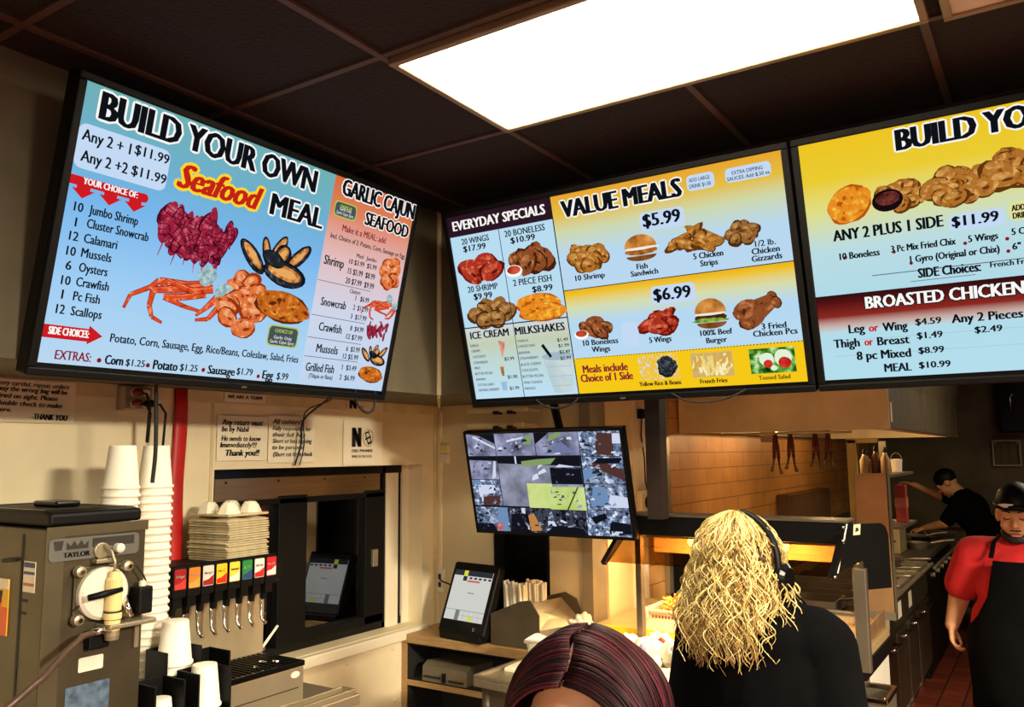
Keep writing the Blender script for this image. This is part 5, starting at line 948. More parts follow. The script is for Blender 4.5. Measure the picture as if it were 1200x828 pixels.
# fryers along the aisle
def fryer(label, y0, y1, n, tags=True):
    t = thing('fryer', label, 'fryer', (.9, (y0+y1)/2, 0), group='fryer bank along the aisle'); w_ = (y1-y0)/n
    obj('body', G().box(.42, 1.27, y0+.004, y1-.004, .12, .86), mat('fryer_steel', (90, 78, 60), .4, .6, .25, 4, .04, 30), t, bevel=.004); obj('flue', G().box(.42, .5, y0+.01, y1-.01, .86, 1.1), STEELD, t)
    tp = obj('top_deck', G().frame(.5, 1.3, y0+.004, y1-.004, .05, .86, .9), STEEL, t, bevel=.003)
    for k in range(n):
        a, b = y0+k*w_, y0+(k+1)*w_
        obj('oil_vat', G().box(.55, 1.24, a+.05, b-.05, .861, .868), mat('dark_oil', (26, 14, 6), .1), t); obj('vat_divider', G().box(.55, 1.25, b-.03, b-.005, .86, .9), STEEL, t)
        bk = obj('fry_basket', G().frame(.68, 1.12, a+.09, b-.09, .006, .875, .93), STEELD, t); obj('basket_handle', G().tube([(1.12, (a+b)/2, .925), (1.25, (a+b)/2, .95), (1.36, (a+b)/2, .955)], .007, 8), STEEL, bk, smooth=True)
        dr = obj('door', G().box(1.27, 1.29, a+.012, b-.012, .16, .64), mat('fryer_door', (68, 58, 42), .4, .6, .3, 4, .04, 30), t, bevel=.003); obj('door_handle', G().tube([(1.29, a+.12, .6), (1.325, a+.13, .605), (1.325, b-.13, .605), (1.29, b-.12, .6)], .008, 8), CHROME, dr, smooth=True)
        cp = obj('control_panel', G().box(1.27, 1.285, a+.006, b-.006, .66, .86), mat('fryer_panel', (78, 66, 48), .4, .6, .2), t)
        if tags: obj('instruction_label', G().box(1.285, 1.287, a+.13, a+.26, .7, .8), PAPER, cp)
    obj('front_rail', G().tube([(1.33, y0+.02, .885), (1.33, y1-.02, .885)], .012, 8).box(1.28, 1.33, y0+.03, y0+.05, .875, .89).box(1.28, 1.33, y1-.05, y1-.03, .875, .89), STEEL, t)
    for x in (.5, 1.2):
        for y in (y0+.08, y1-.08): obj('leg', G().tube([(x, y, 0), (x, y, .12)], [.02, .028], 10), STEELD, t)
fryer('nearest fryer of the bank beside the warmer post', 1.95, 2.85, 2); fryer('second fryer in the bank with two labelled doors', 2.86, 3.76, 2); fryer('farthest fryer of the bank by the dark grill', 3.77, 4.4, 1, False)
t = thing('splash_guard', 'tan steel splash guard standing upright at the end of the fryers', 'splash guard', (1.37, 1.92, .9)); obj('sheet', G().box(1.285, 1.445, 1.9, 1.908, .93, 1.63), mat('tan_sheet_steel', (176, 136, 92), .5, .4, .2, 6), t); obj('flange', G().box(1.44, 1.446, 1.9, 1.97, .93, 1.63).box(1.285, 1.445, 1.9, 1.93, .89, .93), STEEL, t)
t = thing('shelf_rack', 'pale upright shelf rack over the fryers holding bottles and a bucket', 'shelf', (1.15, 3.1, .9)); PALE = mat('pale_rack_metal', (196, 184, 120), .5, .2)
for y in (2.2, 3.2): obj('upright', G().box(1.195, 1.245, y, y+.03, 1.05 if y < 3 else .9, 1.81), PALE if y < 3 else STEELD, t, bevel=.003)
obj('foot', G().box(1.195, 1.245, 2.2, 2.23, .9, 1.05), PALE, t)
obj('top_rail', G().box(1.195, 1.36, 2.2, 2.225, 1.79, 1.815), PALE, t); obj('shelf', G().box(1.2, 1.4, 2.235, 3.195, 1.595, 1.61), STEELD, t); obj('shelf', G().box(1.2, 1.4, 2.6, 3.195, 1.285, 1.3), STEELD, t)
def bottle(label, x, y, z, m, h=.13, r_=.026, cap=BLACK):
    t = thing('bottle', label, 'bottle', (x, y, z), group='bottles on the rack shelf'); obj('body', G().lathe([(r_*.9, 0), (r_, .005), (r_, h*.6), (r_*.45, h*.8), (r_*.4, h*.9)], 14), m, t, world=False, smooth=True); obj('cap', G().lathe([(r_*.45, h*.9), (r_*.45, h*.97), (.004, h*1.12)], 12), cap, t, world=False)
AMB = mat('amber_liquid', (96, 54, 24), .25); CLR = mat('cloudy_plastic', (176, 150, 112), .3, var=.2)
bottle('cloudy squeeze bottle at the left on the rack shelf', 1.23, 2.5, 1.611, CLR); bottle('amber bottle between two cloudy ones on the rack shelf', 1.29, 2.52, 1.611, AMB, .15); bottle('cloudy squeeze bottle right of the amber one on the rack shelf', 1.345, 2.5, 1.611, CLR, .14); bottle('dark bottle at the back of the rack shelf', 1.2, 2.75, 1.611, AMB, .12)
t = thing('bucket', 'small white bucket on the rack shelf right of the bottles', 'bucket', (1.33, 3.0, 1.611)); obj('tub', G().lathe([(.03, 0), (.034, .07)], 20), WHITEP, t, world=False); obj('lid', G().lathe([(.036, .07), (.036, .078), (.02, .082)], 20), WHITEP, t, world=False); obj('bail', G().tube([(.034*math.cos(a), 0, .07+.05*math.sin(a)) for a in [PI*i/10 for i in range(11)]], .002, 6), STEEL, t, world=False)
t = thing('red_carton', 'tall red carton on the lower rack shelf beyond the splash guard', 'carton', (1.345, 3.0, 1.301)); obj('box', G().box(1.315, 1.375, 2.96, 3.05, 1.301, 1.53), mat('carton_red', (150, 48, 34), .5, var=.2), t, bevel=.004); obj('label_band', G().box(1.313, 1.377, 2.958, 3.052, 1.39, 1.45), mat('carton_label', (176, 90, 70), .5), t)
t = thing('fuse_box', 'brown metal box fixed on the tiled kitchen wall', 'box', (XK, 4.3, 1.25)); obj('case', G().box(XK, XK+.1, 3.65, 4.98, 1.16, 1.42), mat('brown_box', (96, 70, 44), .6, .2), t, bevel=.006); obj('cover_lip', G().box(XK+.1, XK+.105, 3.68, 4.95, 1.17, 1.4), mat('brown_box_cover', (104, 78, 50), .6, .2), t)
t = thing('grill', 'dark flat top grill beyond the fryers', 'grill', (.9, 5.3, 0)); obj('body', G().box(.5, 1.28, 4.45, 6.2, .15, .86), BLACK, t, bevel=.006); obj('plate', G().box(.45, 1.26, 4.5, 6.15, .86, .9), STEELD, t); obj('splash', G().box(.42, .45, 4.45, 6.2, .86, 1.15), STEELD, t); obj('front_rail', G().tube([(1.33, 4.5, .84), (1.33, 6.15, .84)], .012, 8), STEEL, t)
for k in range(5): obj('knob', G().lathe([(.022, 0), (.02, .03)], 12, (1.28, 4.7+k*.3, .76), Matrix.Rotation(PI/2, 3, 'Y')), STEEL, t)
obj('leg', G().box(.45, .5, 4.5, 6.1, 0, .15).box(1.2, 1.25, 4.5, 6.1, 0, .15), BLACK, t)
t = thing('toaster', 'pale steel toaster box standing on the grill top', 'toaster', (.95, 5.0, .9)); obj('case', G().box(.8, 1.06, 4.75, 5.1, .902, 1.14), mat('pale_case', (190, 172, 122), .4, .4), t, bevel=.006); obj('slot', G().box(.83, 1.03, 4.745, 4.752, 1.0, 1.01).box(.83, 1.0, 4.745, 4.752, .96, .972), INK, t)
for i, (x, y, z, w_, m, lab, c) in enumerate(((1.12, 5.3, .902, .1, STEEL, 'steel pan on the grill right of the toaster', 'pan'), (1.1, 5.7, .902, .09, BLACK, 'black pan on the grill in front of the bending cook', 'pan'), (1.0, 6.0, .902, .1, STEEL, 'steel pan at the far end of the grill', 'pan'))):
    t = thing('cooking_pan', lab, c, (x, y, z)); obj('bowl', G().lathe([(w_*.7, 0), (w_, .05), (w_*.97, .05), (w_*.67, .006)], 22), m, t, world=False); obj('handle', G().tube([(w_, 0, .045), (w_+.1, .01, .07), (w_+.18, .02, .08)], .008, 8), m, t, world=False)
t = thing('wire_rack', 'dark wire rack hung on the far kitchen wall', 'rack', (1.74, 7.45, 1.7)); g = G()
for k in range(4): g.tube([(1.64+k*.075, 7.42, 1.58), (1.64+k*.075, 7.42, 1.84)], .006, 6)
obj('bars', g, STEELD, t); obj('frame', G().box(1.62, 1.88, 7.415, 7.43, 1.57, 1.584).box(1.62, 1.88, 7.415, 7.43, 1.826, 1.84).box(1.62, 1.634, 7.415, 7.43, 1.584, 1.826).box(1.866, 1.88, 7.415, 7.43, 1.584, 1.826).box(1.64, 1.66, 7.43, 7.5, 1.8, 1.82).box(1.84, 1.86, 7.43, 7.5, 1.8, 1.82), STEELD, t)
t = thing('wall_cabinet', 'black cabinet high on the far wall at the right edge', 'cabinet', (2.0, 7.3, 2.2)); obj('case', G().box(1.72, 2.3, 7.2, 7.5, 1.92, 2.6), BLACK, t, bevel=.006); obj('door', G().box(1.73, 2.29, 7.185, 7.2, 1.93, 2.59), BLACKG, t, bevel=.003); obj('handle', G().tube([(1.9, 7.18, 2.3), (1.86, 7.15, 2.31), (1.83, 7.15, 2.28), (1.83, 7.17, 2.1)], .008, 8), CHROME, t, smooth=True)
t = thing('cart', 'dark wheeled steel cart at the end of the grill', 'cart', (1.3, 6.75, 0))
for x in (1.02, 1.42):
    for y in (6.6, 7.0): obj('leg', G().tube([(x, y, .06), (x, y, .95)], .012, 8), STEEL, t)
for z in (.2, .55, .93): obj('shelf', G().box(1.0, 1.44, 6.58, 7.02, z, z+.02), STEELD, t)
obj('wheel', G().ell((1.02, 6.6, .03), (.03, .015, .03), 12, 8).ell((1.42, 6.6, .03), (.03, .015, .03), 12, 8).ell((1.02, 7.0, .03), (.03, .015, .03), 12, 8).ell((1.42, 7.0, .03), (.03, .015, .03), 12, 8), RUBBER, t)

# ================================================================ PEOPLE
def RotM(rx=0, ry=0, rz=0): return Matrix.Rotation(rz, 4, 'Z') @ Matrix.Rotation(ry, 4, 'Y') @ Matrix.Rotation(rx, 4, 'X')
def head(g, c, M, closed=True):
    T = Matrix.Translation(Vector(c)) @ M; R3 = T.to_3x3(); p = lambda *q: T @ Vector(q)
    def e(q, r): g.ell(p(*q), r, 18, 12, R3)
    e((0, .014, .03), (.075, .095, .1)); e((0, -.03, -.02), (.063, .062, .085)); e((0, -.034, -.07), (.05, .046, .04)); e((0, -.068, -.096), (.02, .018, .016))
    g.cap(p(0, -.09, .012), p(0, -.107, -.022), .008, .0125); e((-.012, -.094, -.028), (.0085,)*3); e((.012, -.094, -.028), (.0085,)*3)
    g.cap(p(-.044, -.076, .03), p(0, -.088, .026), .012, .011); g.cap(p(.044, -.076, .03), p(0, -.088, .026), .012, .011)
    for s in (-1, 1):
        e((s*.036, -.062, -.03), (.026, .024, .026)); e((s*.077, .012, .0), (.011, .022, .032)); e((s*.031, -.078, .008), (.0145, .0105, .011))
    g.cap(p(-.02, -.086, -.058), p(.02, -.086, -.058), .0055, .0055); g.cap(p(-.016, -.085, -.07), p(.016, -.085, -.07), .0065, .0065); g.cap(p(0, .02, -.05), p(0, .03, -.17), .055, .058)
    return T
def face_bits(T, par, hairm, lipm):
    p = lambda *q: T @ Vector(q)
    for s in (-1, 1):
        obj('eyebrow', G().tube([p(s*.014, -.099, .034), p(s*.03, -.096, .04), p(s*.05, -.08, .035)], [.003, .0045, .002], 8), hairm, par, world=False, smooth=True)
        obj('eyelash', G().tube([p(s*.016, -.0905, .006), p(s*.03, -.0915, .001), p(s*.045, -.083, .006)], [.0018, .0026, .0016], 8), INK, par, world=False, smooth=True)
    obj('lips', G().tube([p(-.022, -.0895, -.063), p(-.008, -.094, -.06), p(.008, -.094, -.06), p(.022, -.0895, -.063)], [.002, .0055, .0055, .002], 8), lipm, par, world=False, smooth=True)
def hand(g, wr, d, n, s=1.0, curl=.5, side=1):
    """palm and five separate bent fingers: d points along the hand, n out of the palm, side puts the thumb"""
    d = Vector(d).normalized(); n = Vector(n); n = (n-d*n.dot(d)).normalized(); u = d.cross(n)*side; w = Vector(wr)
    P = lambda a, b, c: w+(d*a+u*b+n*c)*s
    for k in (-.026, -.009, .009, .025): g.cap(P(.005, k*.7, 0), P(.085-.3*abs(k-.008), k, 0), .0165*s, .0125*s)
    for k, L, b0 in ((.027, .068, .082), (.009, .076, .086), (-.009, .07, .083), (-.026, .055, .076)):
        a = curl; p0 = P(b0, k, 0); q = [p0]; ang = a*.6
        for f, m in ((.45, 1), (.32, 2), (.25, 2.6)): q.append(q[-1]+(d*math.cos(ang)+n*math.sin(ang)+u*k*.6)*L*f*s); ang += a*.9
        for i, rr_ in enumerate((.0098, .009, .0082)): g.cap(q[i], q[i+1], rr_*s, (rr_-.0008)*s)
    t = [P(.02, .028, .006), P(.045, .046, .016), P(.07, .052, .026), P(.092, .046, .034)]
    for i, rr_ in enumerate((.0145, .012, .0105)): g.cap(t[i], t[i+1], rr_*s, (rr_-.001)*s)
def limb(g, pts, r): 
    for i in range(len(pts)-1): g.cap(pts[i], pts[i+1], r[i], r[i+1], 14)
def locks(name, par, c, rad, n, length, mats, seed, az=(-PI, PI), wave=.007, r0=.006, flare=.04, zend=None, part=None, front_cut=None, th0=(.05, .9)):
    """hair: many tapered locks that follow the skull and then fall"""
    rn = random.Random(seed); g = G(); c = Vector(c)
    for k in range(n):
        ph = rn.uniform(*az); t0 = rn.uniform(*th0); a, b, h = rad; j = rn.uniform(.96, 1.07); pts = []; rs = []; w1, w2, f1 = rn.uniform(0, 6.3), rn.uniform(0, 6.3), rn.uniform(45, 95)
        L = length*rn.uniform(.78, 1.06); s = 0; steps = 40; fl = rn.uniform(.3, 1)*flare; drift = rn.uniform(-.12, .12)
        for i in range(steps):
            q = i/(steps-1); arc = L*q; tt = t0+arc/((a+h)/2); tmax = 1.62
            if tt < tmax: p = Vector((a*j*math.sin(tt)*math.cos(ph+drift*q), b*j*math.sin(tt)*math.sin(ph+drift*q), h*j*math.cos(tt)))
            else: dz = (tt-tmax)*(a+h)/2; e_ = 1+fl*min(1, dz/.12)/a*.5; p = Vector((a*j*e_*math.cos(ph+drift*q), b*j*e_*math.sin(ph+drift*q), h*j*math.cos(tmax)-dz))
            am = wave*min(1, q*2.2); p += Vector((am*math.sin(arc*f1+w1), am*math.cos(arc*f1*.9+w2), am*.3*math.sin(arc*f1+w2)))
            pts.append(c+p); rs.append(max(.0012, r0*(.45+.75*math.sin(PI*min(1, .12+q*.8)))*(1 if q < .85 else (1-q)/.15*.8+.2)))
        g.mi(rn.choices(range(len(mats)), [m[1] for m in mats])[0]); g.tube(pts, rs, 5, .6)
    return obj(name, g, [m[0] for m in mats], par, world=False, smooth=True)
# ---- man in red shirt and black apron
SKIN = mat('tan_skin', (206, 148, 104), .5, var=.08, scale=10); LIP = mat('lip', (150, 84, 68), .5); BHAIR = mat('black_hair', (16, 13, 12), .5)
t = thing('person', 'person in red shirt, black apron and black cap walking in the kitchen aisle', 'person', (2.02, 1.64, 0), math.radians(-10)); g = G()
Th = head(g, (0, -.015, 1.45), RotM(math.radians(8), 0, math.radians(6)))
limb(g, [(-.17, .0, 1.26), (.17, 0, 1.26)], [.075, .075]); g.ell((0, 0, 1.15), (.19, .13, .17)); g.ell((0, -.03, .96), (.2, .155, .18)); g.ell((0, 0, .82), (.18, .135, .13))
limb(g, [(-.08, 0, .8), (-.06, -.06, .45), (-.06, .0, .09)], [.1, .066, .042]); limb(g, [(.09, 0, .8), (.11, .06, .45), (.11, .14, .09)], [.1, .066, .042])
limb(g, [(-.06, .02, .06), (-.06, -.14, .04)], [.05, .036]); limb(g, [(.11, .16, .06), (.11, 0, .04)], [.05, .036])
limb(g, [(-.2, 0, 1.26), (-.285, .07, 1.06), (-.29, -.06, .945)], [.062, .047, .03]); limb(g, [(.2, 0, 1.26), (.27, .05, 1.03), (.25, -.1, .86)], [.062, .047, .03])
hand(g, (-.29, -.065, .94), (.06, -.2, -1), (1, .1, 0), .82, .8, -1); hand(g, (.25, -.105, .855), (-.05, -.2, -1), (-1, .1, 0), .95, .5, 1)
fuse('body', g, SKIN, .0055, 5, t)
face_bits(Th, t, BHAIR, LIP); p_ = lambda *q: Th @ Vector(q)
g = G(); g.ell(p_(0, .014, .052), (.083, .104, .1), 22, 14, Th.to_3x3()); V = [Vector(v) for v in g.v]; Ti = Th.inverted()
g.v = [tuple(Th @ Vector(((Ti @ v).x, (Ti @ v).y, max((Ti @ v).z, .043+.012*((Ti @ v).y > .03)))))for v in V]; cp = obj('cap', g, BLACK, t, world=False, smooth=True)
obj('cap_band', G().tube([p_(.083*math.cos(a), .014+.103*math.sin(a), .052) for a in [2*PI*i/24 for i in range(25)]], .009, 8, 1.4), BLACK, cp, world=False, smooth=True)
obj('cap_emblem', G().add([p_(-.03+.028*math.cos(a)*(1+.2*math.sin(3*a)), -.0995+.012*abs(math.cos(a)), .064+.009*math.sin(a)) for a in [2*PI*i/14 for i in range(14)]], [tuple(range(14))]), mat('white_thread', (216, 210, 200), .7), cp, world=False)
g = G()
for i in range(26):
    a = -1.35+2.7*i/25; x, y = .057*math.sin(a), -.036-.046*math.cos(a); g.ell(p_(x, y, -.06-.03*math.cos(a)), (.011, .011, .02), 8, 6)
g.ell(p_(0, -.078, -.095), (.026, .014, .017)); g.cap(p_(-.02, -.094, -.047), p_(.02, -.094, -.047), .0045, .0045); fuse('beard', g, BHAIR, .004, 3, t)
g = G(); limb(g, [(-.165, 0, 1.268), (.165, 0, 1.268)], [.085, .085]); limb(g, [(-.06, .025, 1.3), (.06, .025, 1.3)], [.05, .05]); g.ell((0, 0, 1.15), (.205, .148, .18)); g.ell((0, -.03, .97), (.218, .172, .19)); g.ell((0, -.01, .84), (.2, .155, .12))
limb(g, [(-.19, 0, 1.268), (-.262, .05, 1.12)], [.083, .08]); limb(g, [(.19, 0, 1.268), (.25, .035, 1.1)], [.083, .08]); REDS = mat('red_shirt_cloth', (206, 34, 36), .85, var=.12, scale=12, bump=.25, bscale=18)
sh = fuse('shirt', g, REDS, .009, 4, t); obj('collar', G().tube([(.064*math.cos(a), .012+.066*math.sin(a), 1.318+.035*math.sin(a)) for a in [2*PI*i/20 for i in range(21)]], .011, 8), REDS, sh, world=False, smooth=True)
g = G(); limb(g, [(-.08, 0, .8), (-.062, -.05, .56)], [.118, .092]); limb(g, [(.09, 0, .8), (.105, .04, .56)], [.118, .092]); g.ell((0, 0, .84), (.19, .148, .12)); fuse('shorts', g, BLACK, .01, 4, t)
g = G(); rows = [(1.26, .19, .155, .42), (1.2, .205, .165, .45), (1.1, .215, .175, .52), (1.02, .222, .186, .72), (.96, .228, .193, 1.05), (.92, .23, .195, 1.5), (.8, .226, .19, 1.75), (.7, .222, .18, 1.7), (.6, .222, .176, 1.65)]; N_ = 24; V = []; F = []
for z, a, b, th in rows:
    for i in range(N_+1): q = -th+2*th*i/N_; V.append((a*math.sin(q), -.03*(z < 1.1)-b*math.cos(q)+.004*math.sin(q*9+z*20), z))
for k in range(len(rows)-1):
    for i in range(N_): F.append((k*(N_+1)+i, k*(N_+1)+i+1, (k+1)*(N_+1)+i+1, (k+1)*(N_+1)+i))
APR = mat('black_apron_cloth', (9, 9, 10), .9, spec=.08, bump=.2, bscale=20); ap = obj('apron', g.add(V, F), APR, t, world=False, smooth=True); so = ap.modifiers.new('s', 'SOLIDIFY'); so.thickness = .006
for s in (-1, 1): obj('apron_strap', G().tube([(s*.09, -.13, 1.27), (s*.085, -.085, 1.335), (s*.075, -.02, 1.362), (s*.05, .07, 1.345)], .011, 8, .4), APR, ap, world=False, smooth=True)
obj('apron_tie', G().tube([(.225*math.sin(q), -.03-.19*math.cos(q), .925) for q in [1.4+(2*PI-2.8)*i/16 for i in range(17)]], .01, 8, .5), APR, ap, world=False, smooth=True)
for s, x, y in ((-1, -.06, 0), (1, .11, .16)): obj('shoe', G().ell((x, y-.06, .045), (.05, .135, .045), 16, 10), BLACK, t, world=False, smooth=True)
# ---- woman with long wavy blond hair, back to us
SKL = mat('light_skin', (226, 176, 140), .5, var=.06); t = thing('person', 'person with long wavy blond hair and black hoodie seen from behind', 'person', (1.54, -.66, 0), PI); g = G()
Th = head(g, (.035, -.01, 1.448), RotM(math.radians(4), 0, math.radians(-14)))
limb(g, [(-.13, .0, 1.29), (.13, 0, 1.29)], [.065, .065]); g.ell((0, 0, 1.18), (.165, .115, .17)); g.ell((0, 0, .99), (.16, .12, .17)); g.ell((0, .01, .85), (.175, .13, .13))
for s in (-1, 1):
    limb(g, [(s*.09, 0, .84), (s*.095, -.01, .46), (s*.095, .02, .09)], [.095, .06, .042]); limb(g, [(s*.095, .04, .06), (s*.095, -.13, .04)], [.046, .034])
    limb(g, [(s*.145, 0, 1.28), (s*.19, .03, 1.04), (s*.15, -.2, .97)], [.055, .042, .028]); hand(g, (s*.15, -.205, .97), (-s*.3, -1, -.12), (0, 0, -1), .9, .35, s)
fuse('body', g, SKL, .007, 5, t)
g = G(); limb(g, [(-.125, .005, 1.3), (.125, .005, 1.3)], [.08, .08]); limb(g, [(-.05, .03, 1.36), (.05, .03, 1.36)], [.06, .06]); g.ell((0, .005, 1.18), (.18, .14, .19)); g.ell((0, .005, .98), (.19, .15, .2)); g.ell((0, .01, .85), (.2, .155, .12)); g.ell((0, .09, 1.31), (.11, .055, .07))
for s in (-1, 1): limb(g, [(s*.145, 0, 1.285), (s*.19, .03, 1.04), (s*.15, -.19, .972)], [.08, .068, .05])
BLK = mat('black_hoodie_cloth', (8, 8, 9), .95, spec=.06, var=.2, bump=.3, bscale=14); fuse('hoodie', g, BLK, .01, 5, t)
g = G()
for s in (-1, 1): limb(g, [(s*.09, 0, .84), (s*.095, -.01, .46), (s*.095, .015, .12)], [.115, .085, .07])
fuse('trousers', g, BLK, .012, 4, t)
for s in (-1, 1): obj('shoe', G().ell((s*.095, -.04, .045), (.045, .125, .045), 16, 10), BLACK, t, world=False, smooth=True)
BL1, BL2, BL3, BL4 = [mat('blond_'+n_, c_, .5, var=.1, scale=60) for n_, c_ in (('pale', (220, 198, 130)), ('gold', (186, 154, 86)), ('ash', (134, 104, 58)), ('root', (66, 44, 26)))]
hp = obj('hair', G().ell(Th @ Vector((0, .022, .035)), (.083, .103, .108), 24, 16, Th.to_3x3()), BL3, t, world=False, smooth=True); hc = Th @ Vector((0, .045, .03))
locks('hair_locks', t, hc, (.088, .108, .112), 1500, .315, [(BL1, 4), (BL2, 4), (BL3, 3), (BL4, 1)], 11, (-.6, PI+.6), .009, .0024, .05, th0=(.05, .8))
locks('hair_locks', t, hc, (.098, .116, .115), 420, .31, [(BL1, 6), (BL2, 3), (BL3, 1)], 12, (-.7, PI+.7), .014, .0017, .1, th0=(.05, .7))
g = G(); q_ = lambda x, y, z: Th @ Vector((x, y, z))
hs = obj('headset', G().tube([q_(.116*math.cos(a), .05, .02+.13*math.sin(a)) for a in [1.7+(PI-1.6)*i/20 for i in range(21)]], .011, 8, .6), BLACK, t, world=False, smooth=True)
for s in (-1, 1): obj('ear_cup', G().lathe([(.022, -.012), (.036, -.008), (.036, .008), (.026, .016)], 20, q_(s*.118, .03, -.005), Th.to_3x3() @ Matrix.Rotation(s*PI/2, 3, 'Y')), BLACKG, hs, world=False, smooth=False)
obj('microphone_boom', G().tube([q_(-.125, .01, -.03), q_(-.135, -.03, -.06), q_(-.125, -.075, -.08)], .003, 8).ell(q_(-.123, -.08, -.082), (.008, .008, .008), 10, 8), BLACK, hs, world=False, smooth=True)
obj('hair_band', G().tube([q_(.1*math.cos(a), .1-.03*math.sin(a), .02+.1*math.sin(a)) for a in [1.5+(1.5)*i/12 for i in range(13)]], .012, 8, .5), BL4, t, world=False, smooth=True)
# ---- head with dark red hair in the foreground
t = thing('person', 'person with dark red parted hair facing us at the bottom of the picture', 'person', (1.652, -1.79, 0), math.radians(20)); g = G()
Th = head(g, (0, -.03, 1.376), RotM(math.radians(10), 0, math.radians(-9)))
limb(g, [(-.14, .0, 1.19), (.14, 0, 1.19)], [.06, .06]); g.ell((0, 0, 1.08), (.155, .11, .16)); g.ell((0, 0, .9), (.15, .115, .16)); g.ell((0, .01, .78), (.17, .13, .12))
for s in (-1, 1):
    limb(g, [(s*.085, 0, .77), (s*.09, -.01, .42), (s*.09, .02, .09)], [.09, .058, .04]); limb(g, [(s*.09, .04, .06), (s*.09, -.13, .04)], [.045, .032]); limb(g, [(s*.165, 0, 1.18), (s*.205, .04, .95), (s*.17, -.06, .74)], [.052, .04, .027]); hand(g, (s*.17, -.065, .735), (0, -.15, -1), (-s, 0, 0), .88, .5, s)
fuse('body', g, mat('warm_skin', (190, 128, 92), .5, var=.06), .007, 5, t); face_bits(Th, t, BHAIR, LIP)
g = G(); limb(g, [(-.14, .005, 1.195), (.14, .005, 1.195)], [.074, .074]); g.ell((0, .0, 1.08), (.178, .13, .17)); g.ell((0, 0, .9), (.175, .135, .17)); g.ell((0, .01, .78), (.185, .145, .1))
for s in (-1, 1): limb(g, [(s*.16, 0, 1.185), (s*.208, .04, .95), (s*.175, -.05, .76)], [.07, .058, .045])
fuse('jacket', g, mat('dark_jacket_cloth', (34, 26, 30), .9, bump=.2, bscale=16), .01, 4, t); g = G()
for s in (-1, 1): limb(g, [(s*.085, 0, .77), (s*.09, -.01, .42), (s*.09, .015, .12)], [.105, .078, .062])
fuse('trousers', g, BLK, .012, 4, t)
for s in (-1, 1): obj('shoe', G().ell((s*.09, -.04, .045), (.043, .12, .045), 16, 10), BLACK, t, world=False, smooth=True)
RH = [(mat('red_hair_'+n_, c_, .5, var=.15, scale=80, spec=.16), wt) for n_, c_, wt in (('dark', (26, 7, 10), 6), ('wine', (44, 10, 16), 4), ('bright', (70, 20, 30), 2))]
obj('hair', G().ell(Th @ Vector((0, .03, .036)), (.083, .098, .107), 24, 16, Th.to_3x3()), RH[0][0], t, world=False, smooth=True)
rn = random.Random(3); g = G()                          # smooth strands combed from the parting to both sides
for k in range(1300):
    s = 1 if k % 2 else -1; v = rn.uniform(-.78, 1.35); L = rn.uniform(.32, .42); pts = []; rs = []; j = rn.uniform(.985, 1.05); a, b, h = .088, .108, .112
    for i in range(26):
        q = i/25; arc = L*q; tt = .03+arc/.1
        yy = b*math.sin(v); hh_ = h*math.cos(v); rad_ = max(.3, math.cos(v*.8)); fwd = -.035*max(0, -v)*q
        if tt < 1.5: p = Vector((s*a*j*math.sin(tt)*(.55+.45*rad_), yy*(1-.1*q)+fwd, hh_*j*math.cos(tt) if hh_ > 0 else hh_*j))
        else: dz = (tt-1.5)*.1; p = Vector((s*a*j*(.55+.45*rad_)*(1+.5*min(1, dz/.1)*.35), yy*(1-.1*q)+fwd, hh_*j*math.cos(1.5)-dz))
        p.x += .006*math.sin(arc*22+k*1.7)*q+.004*math.sin(v*9); pts.append(Th @ (Vector((0, .018, .03))+p*1.04)); rs.append(.003*(.6+.4*math.sin(PI*min(1, .15+q)))*(1 if q < .9 else .5))
    g.mi(rn.choices((0, 1, 2), (6, 4, 2+3*(abs(v-.1) < .5)))[0]); g.tube(pts, rs, 5, .55)  # brighter strands crowd the crown, painting its sheen into the colour
obj('hair_locks', g, [m for m, _ in RH], t, world=False, smooth=True)
obj('parting', G().tube([Th @ (Vector((.0, .018, .03))+1.045*Vector((0, .108*math.sin(v), .112*math.cos(v)))) for v in [-.62+.09*i for i in range(11)]], [.0015]+[.0028]*9+[.001], 6), mat('scalp', (150, 100, 84), .6), t, world=False, smooth=True)
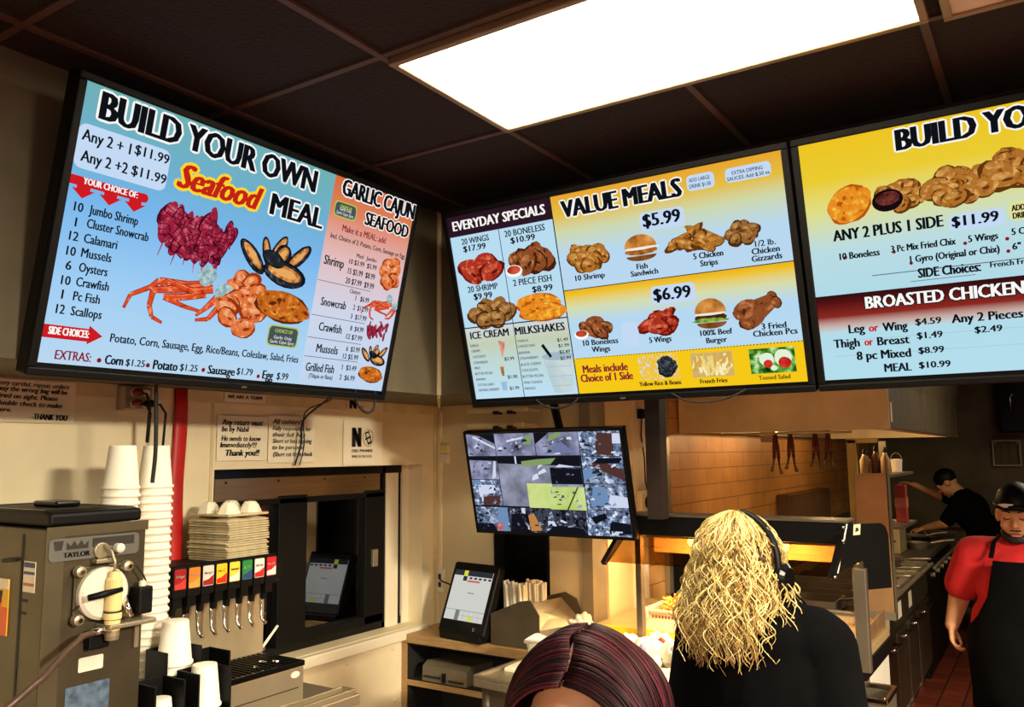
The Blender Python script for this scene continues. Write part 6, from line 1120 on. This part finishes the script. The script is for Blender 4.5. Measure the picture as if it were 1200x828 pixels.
# ---- cook in the distance
t = thing('person', 'person in black bending over the grill far back in the kitchen', 'person', (1.62, 6.3, 0), math.radians(-90)); g = G()
Th = head(g, (0, -.34, 1.42), RotM(math.radians(40), 0, 0))
limb(g, [(-.16, -.2, 1.28), (.16, -.2, 1.28)], [.075, .075]); limb(g, [(0, -.2, 1.3), (0, -.3, 1.36)], [.06, .055]); g.ell((0, -.15, 1.16), (.18, .14, .18)); g.ell((0, -.05, .98), (.17, .14, .17)); g.ell((0, .02, .86), (.18, .15, .13))
for s in (-1, 1): limb(g, [(s*.09, .02, .84), (s*.1, -.03, .46), (s*.1, .02, .09)], [.1, .065, .045]); limb(g, [(s*.1, .04, .06), (s*.1, -.14, .04)], [.05, .036])
limb(g, [(-.2, -.2, 1.27), (-.24, -.42, 1.28), (-.22, -.66, 1.4)], [.06, .045, .03]); hand(g, (-.22, -.66, 1.4), (0, -1, .3), (0, 0, -1), 1, .5, -1); limb(g, [(.2, -.2, 1.27), (.24, -.36, 1.06), (.15, -.55, 1.0)], [.06, .045, .03]); hand(g, (.15, -.55, 1.0), (-.1, -1, -.2), (0, 0, -1), 1, .6, 1)
fuse('body', g, SKIN, .009, 5, t); g = G(); limb(g, [(-.155, -.2, 1.285), (.155, -.2, 1.285)], [.09, .09]); g.ell((0, -.15, 1.16), (.2, .16, .19)); g.ell((0, -.05, .98), (.19, .16, .18)); g.ell((0, .02, .86), (.195, .165, .12)); limb(g, [(-.19, -.2, 1.275), (-.232, -.36, 1.275)], [.08, .07]); limb(g, [(.19, -.2, 1.275), (.235, -.33, 1.1)], [.08, .07])
fuse('shirt', g, BLK, .012, 4, t); g = G()
for s in (-1, 1): limb(g, [(s*.09, .02, .84), (s*.1, -.03, .46), (s*.1, .015, .11)], [.12, .088, .07])
fuse('trousers', g, BLK, .014, 4, t)
for s in (-1, 1): obj('shoe', G().ell((s*.1, -.05, .045), (.05, .13, .045), 14, 8), BLACK, t, world=False, smooth=True)
obj('cap', G().ell(Th @ Vector((0, .02, .05)), (.083, .105, .095), 20, 12, Th.to_3x3()), BLACK, t, world=False, smooth=True); face_bits(Th, t, BHAIR, LIP)
